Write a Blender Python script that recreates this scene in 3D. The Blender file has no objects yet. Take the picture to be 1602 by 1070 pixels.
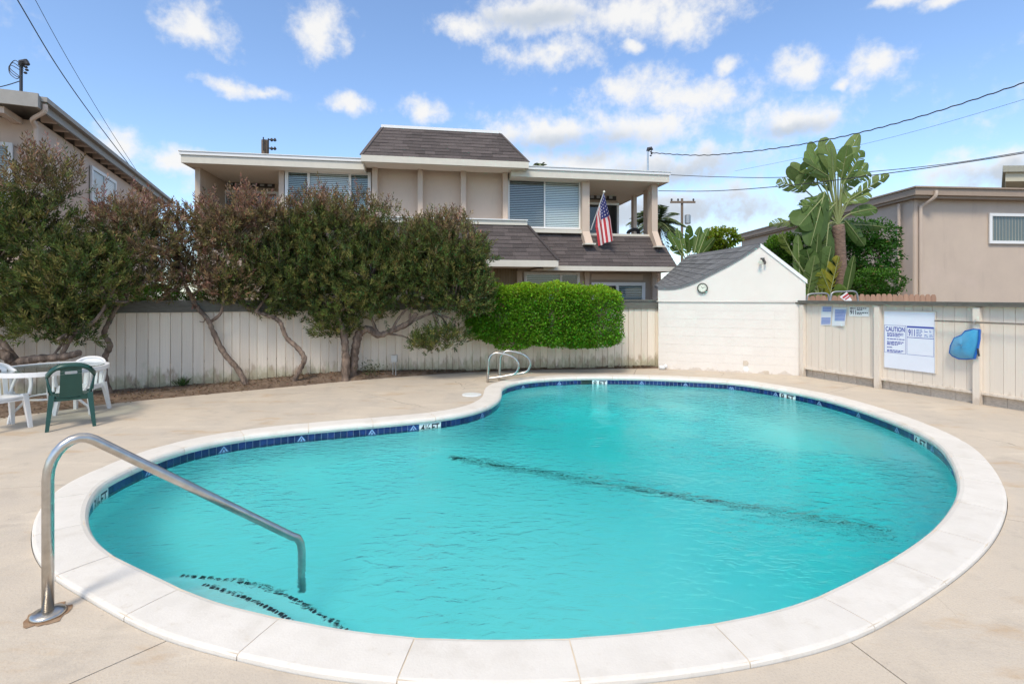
import bpy, math, random
import numpy as np
from mathutils import Vector, Matrix

random.seed(7)
rng = np.random.default_rng(7)
SC = bpy.context.scene
COL = SC.collection
R = math.radians

# ------------------------------------------------------------------ camera, sky, sun, exposure
F = 801.0; CX = 801.0; HY = 463.0; CH = 1.7        # focal length, axis and horizon of the photograph, eye height
cam_d = bpy.data.cameras.new('camera'); cam = bpy.data.objects.new('camera', cam_d); COL.objects.link(cam)
cam.location = (0, 0, CH); cam.rotation_euler = (R(90), 0, 0)
cam_d.sensor_width = 36; cam_d.lens = 18.0; cam_d.shift_y = -0.045
cam_d.clip_start = 0.05; cam_d.clip_end = 3000
SC.camera = cam
SC.view_settings.view_transform = 'Standard'; SC.view_settings.look = 'None'
SC.view_settings.gamma = 1.0; SC.view_settings.use_curve_mapping = False
SC.view_settings.exposure = EXPOSURE = 0.58
SC.render.engine = 'CYCLES'
cy = SC.cycles
cy.use_denoising = True
try: cy.denoiser = 'OPENIMAGEDENOISE'
except Exception: pass
cy.max_bounces = 10; cy.diffuse_bounces = 4; cy.glossy_bounces = 4; cy.transmission_bounces = 8; cy.transparent_max_bounces = 8
cy.sample_clamp_indirect = 6.0
cy.use_adaptive_sampling = True; cy.adaptive_threshold = 0.015

SUN_EL, SUN_AZ = 53.0, 200.0          # azimuth clockwise from +Y: behind the camera, to its left
sun_d = bpy.data.lights.new('sun', 'SUN'); sun = bpy.data.objects.new('sun', sun_d); COL.objects.link(sun)
sun_d.energy = 2.0; sun_d.angle = R(15); sun_d.color = (1.0, 0.91, 0.77)
sv = Vector((math.sin(R(SUN_AZ)) * math.cos(R(SUN_EL)), math.cos(R(SUN_AZ)) * math.cos(R(SUN_EL)), math.sin(R(SUN_EL))))
sun.rotation_euler = sv.to_track_quat('Z', 'Y').to_euler()

world = bpy.data.worlds.new('World'); SC.world = world; world.use_nodes = True
wn = world.node_tree.nodes; wl = world.node_tree.links
for n in list(wn): wn.remove(n)
def W(t, **k):
    n = wn.new(t)
    for a, b in k.items(): setattr(n, a, b)
    return n
def wmath(op, a, b=None, clamp=False):
    n = W('ShaderNodeMath', operation=op, use_clamp=clamp)
    for i, v in enumerate((a, b)):
        if v is None: continue
        if isinstance(v, (int, float)): n.inputs[i].default_value = v
        else: wl.new(v, n.inputs[i])
    return n.outputs[0]
def wvec(op, a, b, out=0):
    n = W('ShaderNodeVectorMath', operation=op)
    for i, v in enumerate((a, b)):
        if v is None: continue
        if isinstance(v, (tuple, Vector)): n.inputs[i].default_value = v
        else: wl.new(v, n.inputs[i])
    return n.outputs[out]
wout = W('ShaderNodeOutputWorld'); wbg = W('ShaderNodeBackground')
sky = W('ShaderNodeTexSky', sky_type='NISHITA'); sky.sun_disc = False
sky.sun_elevation = R(SUN_EL); sky.sun_rotation = R(SUN_AZ); sky.altitude = 0; sky.air_density = 1.0; sky.dust_density = 0.7; sky.ozone_density = 2.0
tc = W('ShaderNodeTexCoord'); DIR = tc.outputs['Generated']
def noise(scale, detail, rough, vec=None, dist=0.0):
    n = W('ShaderNodeTexNoise'); n.inputs['Scale'].default_value = scale; n.inputs['Detail'].default_value = detail
    n.inputs['Roughness'].default_value = rough; n.inputs['Distortion'].default_value = dist
    wl.new(vec or DIR, n.inputs['Vector']); return n
warpn = noise(9, 4, 0.6)
warp = wvec('SCALE', wvec('SUBTRACT', warpn.outputs['Color'], (0.5, 0.5, 0.5)), None)
warp.node.inputs['Scale'].default_value = 0.055
DW = wvec('ADD', DIR, warp)
def blob_field(blobs):
    best = None
    for (x, y, rx, ry) in blobs:
        c = Vector(((x - CX) / F, 1.0, (HY - y) / F)); ln = c.length; c = c / ln
        eh = Vector((c.y, -c.x, 0)).normalized(); ev = eh.cross(c); ev = ev if ev.z > 0 else -ev
        ch = abs(eh.x)
        a = wvec('DOT_PRODUCT', DW, eh * (F * ln / (1.18 * rx * max(ch, .3))), 1)
        b = wvec('DOT_PRODUCT', DW, ev * (F * ln / (1.15 * ry)), 1)
        q = wmath('ADD', wmath('MULTIPLY', a, a), wmath('MULTIPLY', b, b))
        s = wmath('SUBTRACT', 1.0, wmath('SQRT', q))
        best = s if best is None else wmath('SMOOTH_MAX', best, s)
        if best.node.operation == 'SMOOTH_MAX': best.node.inputs[2].default_value = 0.15
    return best
CLOUDS = [(305,45,62,42),(505,48,44,44),(350,136,60,16),(410,143,45,14),(545,165,40,20),(662,170,38,20),
          (1000,14,170,48),(850,22,130,40),(735,42,60,28),(865,86,95,30),(1075,30,70,40),
          (1000,142,90,38),(1080,150,105,38),(880,205,160,38),(1010,205,120,34),(1240,188,95,36),(1250,108,50,30),
          (1368,100,58,32),(1140,100,26,14),(1322,128,20,10),(1040,262,170,30),(190,235,60,30),(280,252,55,26),
          (1545,262,140,34),(1400,2,55,14),(1490,-2,60,12),(905,255,120,26),(990,75,22,12),(1000,330,420,46)]
BASES = [(890,232,150,24),(1050,272,170,24),(1560,270,120,24),(1240,203,85,16),(840,28,90,18),(1020,335,400,40)]
det = noise(26, 7, 0.62); big = noise(5.5, 6, 0.6)
fb = wmath('SUBTRACT', det.outputs['Fac'], 0.5)
field = blob_field(CLOUDS)
dens = wmath('ADD', field, wmath('MULTIPLY', fb, 1.9))
# the same kind of fair-weather cloud over the rest of the sky
# (it thickens towards the zenith: the soft shadows say that most of the sky overhead is cloud)
sep = W('ShaderNodeSeparateXYZ'); wl.new(DIR, sep.inputs[0])
hi_ = W('ShaderNodeMapRange'); hi_.interpolation_type = 'SMOOTHSTEP'; hi_.inputs['From Min'].default_value = 0.42; hi_.inputs['From Max'].default_value = 0.80; wl.new(sep.outputs['Z'], hi_.inputs['Value'])
thr = wmath('SUBTRACT', 0.61, wmath('MULTIPLY', hi_.outputs[0], 0.26))
gen = wmath('ADD', wmath('MULTIPLY', wmath('SUBTRACT', big.outputs['Fac'], thr), 5.0), wmath('MULTIPLY', fb, 1.2))
dens = wmath('MAXIMUM', dens, gen)
mr = W('ShaderNodeMapRange'); mr.interpolation_type = 'SMOOTHSTEP'
mr.inputs['From Min'].default_value = -0.06; mr.inputs['From Max'].default_value = 0.92
wl.new(dens, mr.inputs['Value'])
cover = wmath('MULTIPLY', mr.outputs[0], 0.95)
base = wmath('ADD', blob_field(BASES), wmath('MULTIPLY', fb, 0.8))
mb = W('ShaderNodeMapRange'); mb.interpolation_type = 'SMOOTHSTEP'
mb.inputs['From Min'].default_value = -0.1; mb.inputs['From Max'].default_value = 0.9; wl.new(base, mb.inputs['Value'])
ccol = W('ShaderNodeMix', data_type='RGBA'); wl.new(mb.outputs[0], ccol.inputs['Factor'])
CLOUD_V = 4.3
ccol.inputs[6].default_value = (CLOUD_V, CLOUD_V * .99, CLOUD_V * .97, 1); ccol.inputs[7].default_value = (CLOUD_V * .62, CLOUD_V * .68, CLOUD_V * .76, 1)
tint = W('ShaderNodeMix', data_type='RGBA', blend_type='MULTIPLY'); tint.inputs['Factor'].default_value = 1.0
wl.new(sky.outputs[0], tint.inputs[6]); tint.inputs[7].default_value = (.97, 1.03, 1.10, 1)
cm = W('ShaderNodeMix', data_type='RGBA'); wl.new(cover, cm.inputs['Factor']); wl.new(tint.outputs[2], cm.inputs[6]); wl.new(ccol.outputs[2], cm.inputs[7])
wl.new(cm.outputs[2], wbg.inputs['Color']); wbg.inputs['Strength'].default_value = 0.15
wl.new(wbg.outputs[0], wout.inputs['Surface'])
try:
    world.cycles.sampling_method = 'MANUAL'; world.cycles.sample_map_resolution = 512
except Exception: pass

# ------------------------------------------------------------------ measuring helpers
def ray(px): return (px - CX) / F
def G(px, py, z=0.0):
    Y = F * (CH - z) / (py - HY); return Vector((ray(px) * Y, Y, z))
def P(px, py, Y): return Vector((ray(px) * Y, Y, CH - (py - HY) / F * Y))
def proj(v): return (CX + F * v[0] / v[1], HY + F * (CH - v[2]) / v[1])
def lerp(a, b, t): return a + (b - a) * t

class Frame:
    """a facade: origin, direction along it, outward normal towards the camera side"""
    def __init__(s, O, u, n=None):
        s.O = Vector((O[0], O[1], 0)); s.u = Vector((u[0], u[1], 0)).normalized()
        s.n = Vector((n[0], n[1], 0)).normalized() if n else Vector((s.u.y, -s.u.x, 0))
    def w(s, a, d, z): v = s.O + s.u * a + s.n * d; return Vector((v.x, v.y, z))
    def sp(s, px, d=0.0):
        o = s.O + s.n * d; r = ray(px)      # o.x + u.x*a = r*(o.y + u.y*a)
        return (r * o.y - o.x) / (s.u.x - r * s.u.y)
    def zp(s, px, py, d=0.0):
        a = s.sp(px, d); v = s.w(a, d, 0); return CH - (py - HY) / F * v.y

# ------------------------------------------------------------------ objects
def tag(o, label=None, cat=None, group=None, kind=None):
    if label: o['label'] = label
    if cat: o['category'] = cat
    if group: o['group'] = group
    if kind: o['kind'] = kind
    return o
def empty(name, loc, label=None, cat=None, group=None):
    o = bpy.data.objects.new(name, None); COL.objects.link(o); o.location = loc; o.empty_display_size = .1
    return tag(o, label, cat, group)
def wloc(o):
    v = Vector((0, 0, 0))
    while o is not None:
        if o.type == 'EMPTY': return Vector(o.location)
        o = o.parent
    return v
def attach(o, parent):
    """keep o where it is in the world while it hangs under parent"""
    o.parent = parent
    o.matrix_parent_inverse = Matrix.Translation(-Vector(parent.location)) if (parent.parent is None) else Matrix.Identity(4)
    return o
def link(name, me, mat=None, parent=None):
    o = bpy.data.objects.new(name, me); COL.objects.link(o)
    if mat is not None and not me.materials:
        for m in (mat if isinstance(mat, (list, tuple)) else [mat]): me.materials.append(m)
    if parent is not None: attach(o, parent)
    return o

class MB:
    def __init__(s): s.v = []; s.f = []; s.m = []; s.smooth = False
    def quad(s, *p, m=0):
        i = len(s.v); s.v += [tuple(q) for q in p]; s.f.append(tuple(range(i, i + len(p)))); s.m.append(m); return s
    def hexa(s, p, m=0):          # 8 points: bottom ring, top ring
        i = len(s.v); s.v += [tuple(q) for q in p]
        for f in ((3,2,1,0),(4,5,6,7),(0,1,5,4),(1,2,6,5),(2,3,7,6),(3,0,4,7)):
            s.f.append(tuple(i + k for k in f)); s.m.append(m)
        return s
    def box(s, x0, x1, y0, y1, z0, z1, m=0):
        return s.hexa([(x0,y0,z0),(x1,y0,z0),(x1,y1,z0),(x0,y1,z0),(x0,y0,z1),(x1,y0,z1),(x1,y1,z1),(x0,y1,z1)], m)
    def fbox(s, fr, a0, a1, d0, d1, z0, z1, m=0):   # d1 > d0, d towards the camera
        w = fr.w
        return s.hexa([w(a0,d1,z0),w(a1,d1,z0),w(a1,d0,z0),w(a0,d0,z0),w(a0,d1,z1),w(a1,d1,z1),w(a1,d0,z1),w(a0,d0,z1)], m)
    def prism(s, poly, off, m=0):  # polygon (3D points) extruded by a vector
        n = len(poly); i = len(s.v); off = Vector(off)
        s.v += [tuple(p) for p in poly] + [tuple(Vector(p) + off) for p in poly]
        s.f.append(tuple(i + n + k for k in range(n))); s.m.append(m)
        s.f.append(tuple(i + k for k in reversed(range(n)))); s.m.append(m)
        for k in range(n):
            k2 = (k + 1) % n; s.f.append((i + k, i + k2, i + n + k2, i + n + k)); s.m.append(m)
        return s
    def tube(s, pts, rad, seg=8, cap=True, m=0, square=None, up=None, jit=0.0):
        pts = [Vector(p) for p in pts]; n = len(pts)
        rads = rad if isinstance(rad, (list, tuple, np.ndarray)) else [rad] * n
        i0 = len(s.v); prev = None
        for k in range(n):
            t = (pts[min(k + 1, n - 1)] - pts[max(k - 1, 0)])
            t = t.normalized() if t.length > 1e-9 else Vector((0, 0, 1))
            if prev is None:
                a = Vector(up) if up else (Vector((0, 0, 1)) if abs(t.z) < .9 else Vector((1, 0, 0)))
                e1 = (a - t * a.dot(t)).normalized()
            else:
                e1 = prev - t * prev.dot(t)
                e1 = e1.normalized() if e1.length > 1e-6 else t.orthogonal().normalized()
            prev = e1; e2 = t.cross(e1)
            if square:
                hw, hh = square; q = rads[k] / 1.0
                prof = [(-hh, -hw), (hh, -hw), (hh, hw), (-hh, hw)]
                for (a1, a2) in prof: s.v.append(tuple(pts[k] + e1 * a1 * q + e2 * a2 * q))
            else:
                for j in range(seg):
                    an = 2 * math.pi * j / seg
                    s.v.append(tuple(pts[k] + (e1 * math.cos(an) + e2 * math.sin(an)) * rads[k] * (1 + jit * (math.sin(j * 2.7 + k * .23) * .5 + random.uniform(-.6, .6)))))
        sg = 4 if square else seg
        for k in range(n - 1):
            for j in range(sg):
                j2 = (j + 1) % sg; a = i0 + k * sg
                s.f.append((a + j, a + j2, a + sg + j2, a + sg + j)); s.m.append(m)
        if cap:
            s.f.append(tuple(i0 + j for j in reversed(range(sg)))); s.m.append(m)
            s.f.append(tuple(i0 + (n - 1) * sg + j for j in range(sg))); s.m.append(m)
        return s
    def lathe(s, c, prof, seg=20, m=0):   # profile (r, z) around vertical axis at c
        i0 = len(s.v); n = len(prof)
        for (r, z) in prof:
            for j in range(seg):
                an = 2 * math.pi * j / seg; s.v.append((c[0] + r * math.cos(an), c[1] + r * math.sin(an), c[2] + z))
        for k in range(n - 1):
            for j in range(seg):
                j2 = (j + 1) % seg; a = i0 + k * seg
                s.f.append((a + j, a + j2, a + seg + j2, a + seg + j)); s.m.append(m)
        s.f.append(tuple(i0 + j for j in reversed(range(seg)))); s.m.append(m)
        s.f.append(tuple(i0 + (n - 1) * seg + j for j in range(seg))); s.m.append(m)
        return s
    def mesh(s, name, smooth=False):
        me = bpy.data.meshes.new(name); me.from_pydata(s.v, [], s.f)
        if any(s.m): me.polygons.foreach_set('material_index', s.m)
        if smooth: me.polygons.foreach_set('use_smooth', [True] * len(me.polygons))
        me.update(); return me
    def build(s, name, mat, parent=None, smooth=False):
        o = link(name, s.mesh(name, smooth), mat, parent)
        if name in ('twigs', 'limbs', 'text_lines', 'print', 'stems', 'frond_stems', 'looping_wires', 'hour_marks', 'insulators', 'printed_frame', 'transom_light', 'red_print'): o['kind'] = 'stuff'
        return o

def catmull(pts, n, closed=False):
    pts = [Vector(p) for p in pts]; out = []; N = len(pts)
    segs = N if closed else N - 1
    for i in range(segs):
        if closed: p0, p1, p2, p3 = pts[(i-1)%N], pts[i], pts[(i+1)%N], pts[(i+2)%N]
        else: p0, p1, p2, p3 = pts[max(i-1,0)], pts[i], pts[i+1], pts[min(i+2,N-1)]
        for k in range(n):
            t = k / n
            out.append(0.5 * ((2*p1) + (p2-p0)*t + (2*p0-5*p1+4*p2-p3)*t*t + (3*p1-p0-3*p2+p3)*t**3))
    if not closed: out.append(pts[-1])
    return out

# ------------------------------------------------------------------ materials
MATS = {}
def material(name, c1, c2=None, rough=.6, scale=4.0, detail=5, bump=0.0, bscale=None, metal=0.0, spec=None, rand=0.0, stretch=None, contrast=(.35,.65), bdist=.01, coat=0):
    if name in MATS: return MATS[name]
    m = bpy.data.materials.new(name); m.use_nodes = True; nt = m.node_tree; N = nt.nodes; L = nt.links
    b = N['Principled BSDF']; b.inputs['Roughness'].default_value = rough; b.inputs['Metallic'].default_value = metal
    if spec is not None: b.inputs['Specular IOR Level'].default_value = spec
    if coat: b.inputs['Coat Weight'].default_value = coat
    c1 = tuple(c1) + (1,); c2 = (tuple(c2) + (1,)) if c2 else None
    tcn = N.new('ShaderNodeTexCoord'); vec = tcn.outputs['Object']
    oi = N.new('ShaderNodeObjectInfo')
    if rand:
        ad = N.new('ShaderNodeVectorMath'); ad.operation = 'ADD'; L.new(vec, ad.inputs[0])
        sc = N.new('ShaderNodeMath'); sc.operation = 'MULTIPLY'; L.new(oi.outputs['Random'], sc.inputs[0]); sc.inputs[1].default_value = 37.0
        L.new(sc.outputs[0], ad.inputs[1]); vec = ad.outputs[0]
    if stretch:
        mp = N.new('ShaderNodeMapping'); mp.inputs['Scale'].default_value = stretch; L.new(vec, mp.inputs['Vector']); vec = mp.outputs[0]
    col = None
    if c2:
        nz = N.new('ShaderNodeTexNoise'); nz.inputs['Scale'].default_value = scale; nz.inputs['Detail'].default_value = detail; nz.inputs['Roughness'].default_value = .62
        L.new(vec, nz.inputs['Vector'])
        rp = N.new('ShaderNodeMapRange'); rp.inputs['From Min'].default_value = contrast[0]; rp.inputs['From Max'].default_value = contrast[1]
        L.new(nz.outputs['Fac'], rp.inputs['Value'])
        mx = N.new('ShaderNodeMix'); mx.data_type = 'RGBA'; L.new(rp.outputs[0], mx.inputs['Factor']); mx.inputs[6].default_value = c1; mx.inputs[7].default_value = c2
        col = mx.outputs[2]
    if rand:
        hs = N.new('ShaderNodeHueSaturation')
        mv = N.new('ShaderNodeMapRange'); mv.inputs['To Min'].default_value = 1 - rand; mv.inputs['To Max'].default_value = 1 + rand
        L.new(oi.outputs['Random'], mv.inputs['Value']); L.new(mv.outputs[0], hs.inputs['Value'])
        if col: L.new(col, hs.inputs['Color'])
        else: hs.inputs['Color'].default_value = c1
        col = hs.outputs[0]
    if col: L.new(col, b.inputs['Base Color'])
    else: b.inputs['Base Color'].default_value = c1
    if bump:
        bz = N.new('ShaderNodeTexNoise'); bz.inputs['Scale'].default_value = bscale or scale * 6; bz.inputs['Detail'].default_value = 6
        L.new(vec, bz.inputs['Vector'])
        bp = N.new('ShaderNodeBump'); bp.inputs['Strength'].default_value = bump; bp.inputs['Distance'].default_value = bdist
        L.new(bz.outputs['Fac'], bp.inputs['Height']); L.new(bp.outputs[0], b.inputs['Normal'])
    m['col'] = 1; MATS[name] = m; return m
def nodes_of(m): return m.node_tree.nodes, m.node_tree.links, m.node_tree.nodes['Principled BSDF']
def overlay(m, color, mask_fn):
    """lay a stain of another colour over the base colour where mask_fn(nodes, links) is 1"""
    N, L, b = nodes_of(m); inp = b.inputs['Base Color']
    mx = N.new('ShaderNodeMix'); mx.data_type = 'RGBA'
    if inp.is_linked: L.new(inp.links[0].from_socket, mx.inputs[6])
    else: mx.inputs[6].default_value = inp.default_value
    mx.inputs[7].default_value = tuple(color) + (1,); L.new(mask_fn(N, L), mx.inputs['Factor']); L.new(mx.outputs[2], inp)
def nmask(scale, lo, hi, amount=1.0, stretch=None, zband=None, detail=6):
    def fn(N, L):
        g = N.new('ShaderNodeNewGeometry'); v = g.outputs['Position']
        if stretch:
            mp = N.new('ShaderNodeMapping'); mp.inputs['Scale'].default_value = stretch; L.new(v, mp.inputs['Vector']); v2 = mp.outputs[0]
        else: v2 = v
        n = N.new('ShaderNodeTexNoise'); n.inputs['Scale'].default_value = scale; n.inputs['Detail'].default_value = detail; n.inputs['Roughness'].default_value = .65; L.new(v2, n.inputs['Vector'])
        r = N.new('ShaderNodeMapRange'); r.interpolation_type = 'SMOOTHSTEP'; r.inputs['From Min'].default_value = lo; r.inputs['From Max'].default_value = hi; r.inputs['To Max'].default_value = amount
        src = n.outputs['Fac']
        if zband:      # stronger near the foot: height zband[0] full, zband[1] none
            sx = N.new('ShaderNodeSeparateXYZ'); L.new(v, sx.inputs[0])
            z = N.new('ShaderNodeMapRange'); z.inputs['From Min'].default_value = zband[0]; z.inputs['From Max'].default_value = zband[1]; z.inputs['To Min'].default_value = .28; z.inputs['To Max'].default_value = -.3
            L.new(sx.outputs['Z'], z.inputs['Value'])
            a = N.new('ShaderNodeMath'); a.operation = 'ADD'; L.new(src, a.inputs[0]); L.new(z.outputs[0], a.inputs[1]); src = a.outputs[0]
        L.new(src, r.inputs['Value']); return r.outputs[0]
    return fn

M_deck = material('deck_concrete', (.575,.49,.385), (.515,.44,.35), rough=.85, scale=1.1, bump=.25, bscale=60, contrast=(.3,.7))
overlay(M_deck, (.47,.41,.34), nmask(.8, .45, .62, .6))
overlay(M_deck, (.40,.345,.28), nmask(3.1, .50, .68, .5))
overlay(M_deck, (.46,.31,.17), nmask(1.1, .54, .70, .6, stretch=(1,2.5,1)))
overlay(M_deck, (.66,.57,.45), nmask(1.7, .54, .70, .5, stretch=(.6,2,1)))
overlay(M_deck, (.22,.18,.15), nmask(38, .66, .76, .6))
overlay(M_deck, (.40,.33,.26), nmask(120, .48, .68, .45, detail=3))
overlay(M_deck, (.30,.255,.21), nmask(14, .64, .74, .5))
def crack_mask(N, L):
    g = N.new('ShaderNodeNewGeometry'); wn_ = N.new('ShaderNodeTexNoise'); wn_.inputs['Scale'].default_value = 2.2; wn_.inputs['Detail'].default_value = 5; L.new(g.outputs['Position'], wn_.inputs['Vector'])
    sc_ = N.new('ShaderNodeVectorMath'); sc_.operation = 'MULTIPLY_ADD'; L.new(wn_.outputs['Color'], sc_.inputs[0]); sc_.inputs[1].default_value = (.35, .35, 0); L.new(g.outputs['Position'], sc_.inputs[2])
    vo = N.new('ShaderNodeTexVoronoi'); vo.feature = 'DISTANCE_TO_EDGE'; vo.inputs['Scale'].default_value = .42; L.new(sc_.outputs[0], vo.inputs['Vector'])
    lt = N.new('ShaderNodeMath'); lt.operation = 'LESS_THAN'; L.new(vo.outputs['Distance'], lt.inputs[0]); lt.inputs[1].default_value = .0016
    gn = N.new('ShaderNodeTexNoise'); gn.inputs['Scale'].default_value = .7; L.new(g.outputs['Position'], gn.inputs['Vector'])
    gm = N.new('ShaderNodeMapRange'); gm.inputs['From Min'].default_value = .5; gm.inputs['From Max'].default_value = .6; gm.inputs['To Max'].default_value = .7; L.new(gn.outputs['Fac'], gm.inputs['Value'])
    mu = N.new('ShaderNodeMath'); mu.operation = 'MULTIPLY'; L.new(lt.outputs[0], mu.inputs[0]); L.new(gm.outputs[0], mu.inputs[1]); return mu.outputs[0]
overlay(M_deck, (.20,.165,.13), crack_mask)
M_coping = material('coping_stone', (.70,.655,.59), (.65,.605,.54), rough=.75, scale=5, bump=.15, bscale=80, rand=.02)
overlay(M_coping, (.50,.44,.37), nmask(30, .66, .78, .6))
overlay(M_coping, (.58,.53,.46), nmask(4, .5, .7, .6))
overlay(M_coping, (.52,.45,.36), nmask(11, .60, .74, .45))
overlay(M_coping, (.60,.55,.48), nmask(140, .5, .7, .4, detail=3))
M_mortar = material('mortar', (.66,.56,.43), (.56,.47,.36), rough=.9, scale=10)
M_plaster = material('pool_plaster', (.50,.92,.925), (.56,.94,.945), rough=.8, scale=1.2)
M_tile = material('blue_tile', (.012,.025,.10), (.02,.04,.16), rough=.12, scale=30, rand=.35)
M_tile_light = material('light_blue_tile', (.35,.50,.72), (.22,.36,.62), rough=.15, scale=40)
M_grout = material('grout', (.42,.50,.56), rough=.8)
M_white_tile = material('white_tile', (.80,.82,.80), rough=.2)
M_black = material('black_print', (.02,.02,.025), rough=.5)
M_black_tile = material('black_tile', (.012,.02,.025), rough=.4)
M_board = material('fence_paint', (.76,.655,.525), (.68,.585,.47), rough=.75, scale=3, bump=.3, bscale=30, rand=.085, stretch=(6,6,.7))
overlay(M_board, (.30,.21,.13), nmask(5, .50, .72, .75, stretch=(1.6,1.6,.5), zband=(.05,.62)))
overlay(M_board, (.17,.13,.09), nmask(9, .62, .72, .8, stretch=(2,2,.8), zband=(.02,.38)))
overlay(M_board, (.42,.40,.25), nmask(3.2, .60, .78, .55, stretch=(2,2,.6), zband=(.1,.9)))
M_board_clean = material('right_fence_paint', (.71,.63,.53), (.67,.595,.50), rough=.7, scale=3, bump=.15, bscale=30, rand=.035, stretch=(6,6,.7))
overlay(M_board_clean, (.42,.33,.24), nmask(6, .55, .75, .5, stretch=(1.4,1.4,.4), zband=(.0,.5)))
M_kick = material('weathered_kickboard', (.66,.56,.45), (.50,.42,.33), rough=.9, scale=7, rand=.1)
M_cap = material('fence_cap_paint', (.095,.092,.075), (.135,.13,.108), rough=.8, scale=9, bump=.2, stretch=(1,1,4))
M_block = material('painted_block', (.735,.675,.605), (.71,.65,.58), rough=.8, scale=3, bump=.3, bscale=45, rand=.012)
overlay(M_block, (.45,.36,.27), nmask(5, .60, .74, .5, zband=(-.02,.22)))
M_stucco_white = material('white_stucco', (.74,.68,.61), (.715,.655,.585), rough=.85, scale=3, bump=.2, bscale=90)
M_shingle_grey = material('grey_shingle', (.115,.12,.125), (.15,.15,.15), rough=.95, scale=30, bump=.4, bscale=200, rand=.22)
M_shingle = material('brown_shingle', (.072,.058,.055), (.098,.08,.074), rough=.95, scale=25, bump=.4, bscale=200, rand=.26)
M_wall = material('taupe_stucco', (.60,.475,.375), (.565,.45,.355), rough=.9, scale=1.5, bump=.25, bscale=70)
overlay(M_wall, (.44,.34,.265), nmask(2.2, .55, .75, .3, stretch=(3,3,.35)))
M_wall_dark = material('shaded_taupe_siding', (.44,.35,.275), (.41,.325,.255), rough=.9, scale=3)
M_trim = material('cream_trim', (.66,.61,.51), (.62,.575,.48), rough=.7, scale=6)
M_wtrim = material('white_trim', (.78,.77,.74), rough=.5)
M_soffit = material('soffit_paint', (.74,.63,.52), rough=.85)
M_wall_r = material('pink_stucco', (.55,.44,.345), (.515,.41,.325), rough=.9, scale=1.2, bump=.3, bscale=50)
overlay(M_wall_r, (.40,.31,.255), nmask(1.8, .54, .74, .35, stretch=(2.5,2.5,.3)))
overlay(M_wall_r, (.60,.47,.39), nmask(.7, .52, .7, .4))
M_trim_r = material('tan_trim', (.36,.27,.20), (.33,.25,.185), rough=.7, scale=5)
M_wall_l = material('peach_stucco', (.68,.53,.43), (.64,.505,.41), rough=.9, scale=1.5, bump=.25, bscale=60)
M_trim_l = material('grey_trim', (.36,.335,.30), (.32,.30,.27), rough=.7, scale=5)
M_gravel = material('gravel_roof', (.30,.27,.24), (.22,.2,.18), rough=.95, scale=20)
M_steel = material('stainless_steel', (.58,.545,.50), (.46,.43,.39), rough=.28, metal=1.0, scale=14)
M_rust = material('rust', (.22,.12,.06), (.35,.24,.15), rough=.9, scale=20)
M_plastic_w = material('white_plastic', (.78,.77,.76), (.72,.71,.69), rough=.38, scale=6)
M_plastic_g = material('green_plastic', (.010,.055,.042), (.013,.066,.05), rough=.32, scale=8)
M_bark = material('bark', (.27,.195,.145), (.085,.06,.045), rough=.95, scale=14, bump=.9, bscale=22, stretch=(1,1,.35), bdist=.03)
M_twig = material('twig', (.13,.085,.06), rough=.9)
M_soil = material('soil', (.115,.075,.048), (.20,.14,.095), rough=.95, scale=6, bump=.8, bscale=30, bdist=.03)
M_ground = material('ground_earth', (.16,.125,.09), (.12,.10,.075), rough=.95, scale=.6)
M_wood_pole = material('pole_wood', (.20,.145,.105), (.15,.11,.08), rough=.9, scale=6, stretch=(1,1,.2))
M_wire = material('wire', (.025,.025,.028), rough=.6)
M_dark_metal = material('dark_metal', (.05,.05,.055), rough=.5, metal=.5)
M_red_fence = material('redwood_picket', (.42,.25,.165), (.36,.21,.14), rough=.85, scale=4, rand=.08)
M_blind = material('blind_slat', (.80,.81,.80), rough=.5)
M_dark = material('unlit_room_shade', (.03,.03,.032), rough=.9)  # darkness of an unlit room, put into the colour
M_vent = material('dark_vent', (.07,.065,.06), rough=.8)
M_sign = material('sign_white', (.72,.76,.83), (.69,.73,.80), rough=.45, scale=3)
M_ink = material('sign_blue_ink', (.05,.075,.36), rough=.5)
M_ink_soft = material('faded_blue_ink', (.20,.27,.52), rough=.5)
M_paper = material('paper', (.62,.66,.68), (.58,.63,.66), rough=.7)
M_red = material('flag_red', (.50,.035,.045), rough=.7)
M_white_cloth = material('flag_white', (.78,.73,.72), rough=.7)
M_navy = material('flag_blue', (.03,.035,.16), rough=.7)
M_net_rim = material('net_rim', (.01,.11,.42), rough=.35)
M_cream_dial = material('clock_dial', (.70,.70,.58), rough=.4)
M_green_rim = material('clock_rim', (.05,.055,.035), rough=.4)

def mat_glass(name, col=(.03,.045,.05), rough=.03):
    m = bpy.data.materials.new(name); m.use_nodes = True; N, L, b = nodes_of(m)
    N.remove(b); out = N['Material Output']
    tr = N.new('ShaderNodeBsdfTransparent'); tr.inputs[0].default_value = col + (1,)
    gl = N.new('ShaderNodeBsdfGlossy'); gl.inputs['Roughness'].default_value = rough
    lw_ = N.new('ShaderNodeLayerWeight'); lw_.inputs['Blend'].default_value = .5
    pw = N.new('ShaderNodeMath'); pw.operation = 'POWER'; L.new(lw_.outputs['Facing'], pw.inputs[0]); pw.inputs[1].default_value = 4.0
    fr = N.new('ShaderNodeMath'); fr.operation = 'MULTIPLY_ADD'; L.new(pw.outputs[0], fr.inputs[0]); fr.inputs[1].default_value = .75; fr.inputs[2].default_value = .07
    mx = N.new('ShaderNodeMixShader'); L.new(fr.outputs[0], mx.inputs[0]); L.new(tr.outputs[0], mx.inputs[1]); L.new(gl.outputs[0], mx.inputs[2]); L.new(mx.outputs[0], out.inputs[0])
    return m
M_glass = mat_glass('window_glass', (.84,.90,.89))
M_table_glass = mat_glass('table_glass', (.80,.86,.86))

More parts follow.
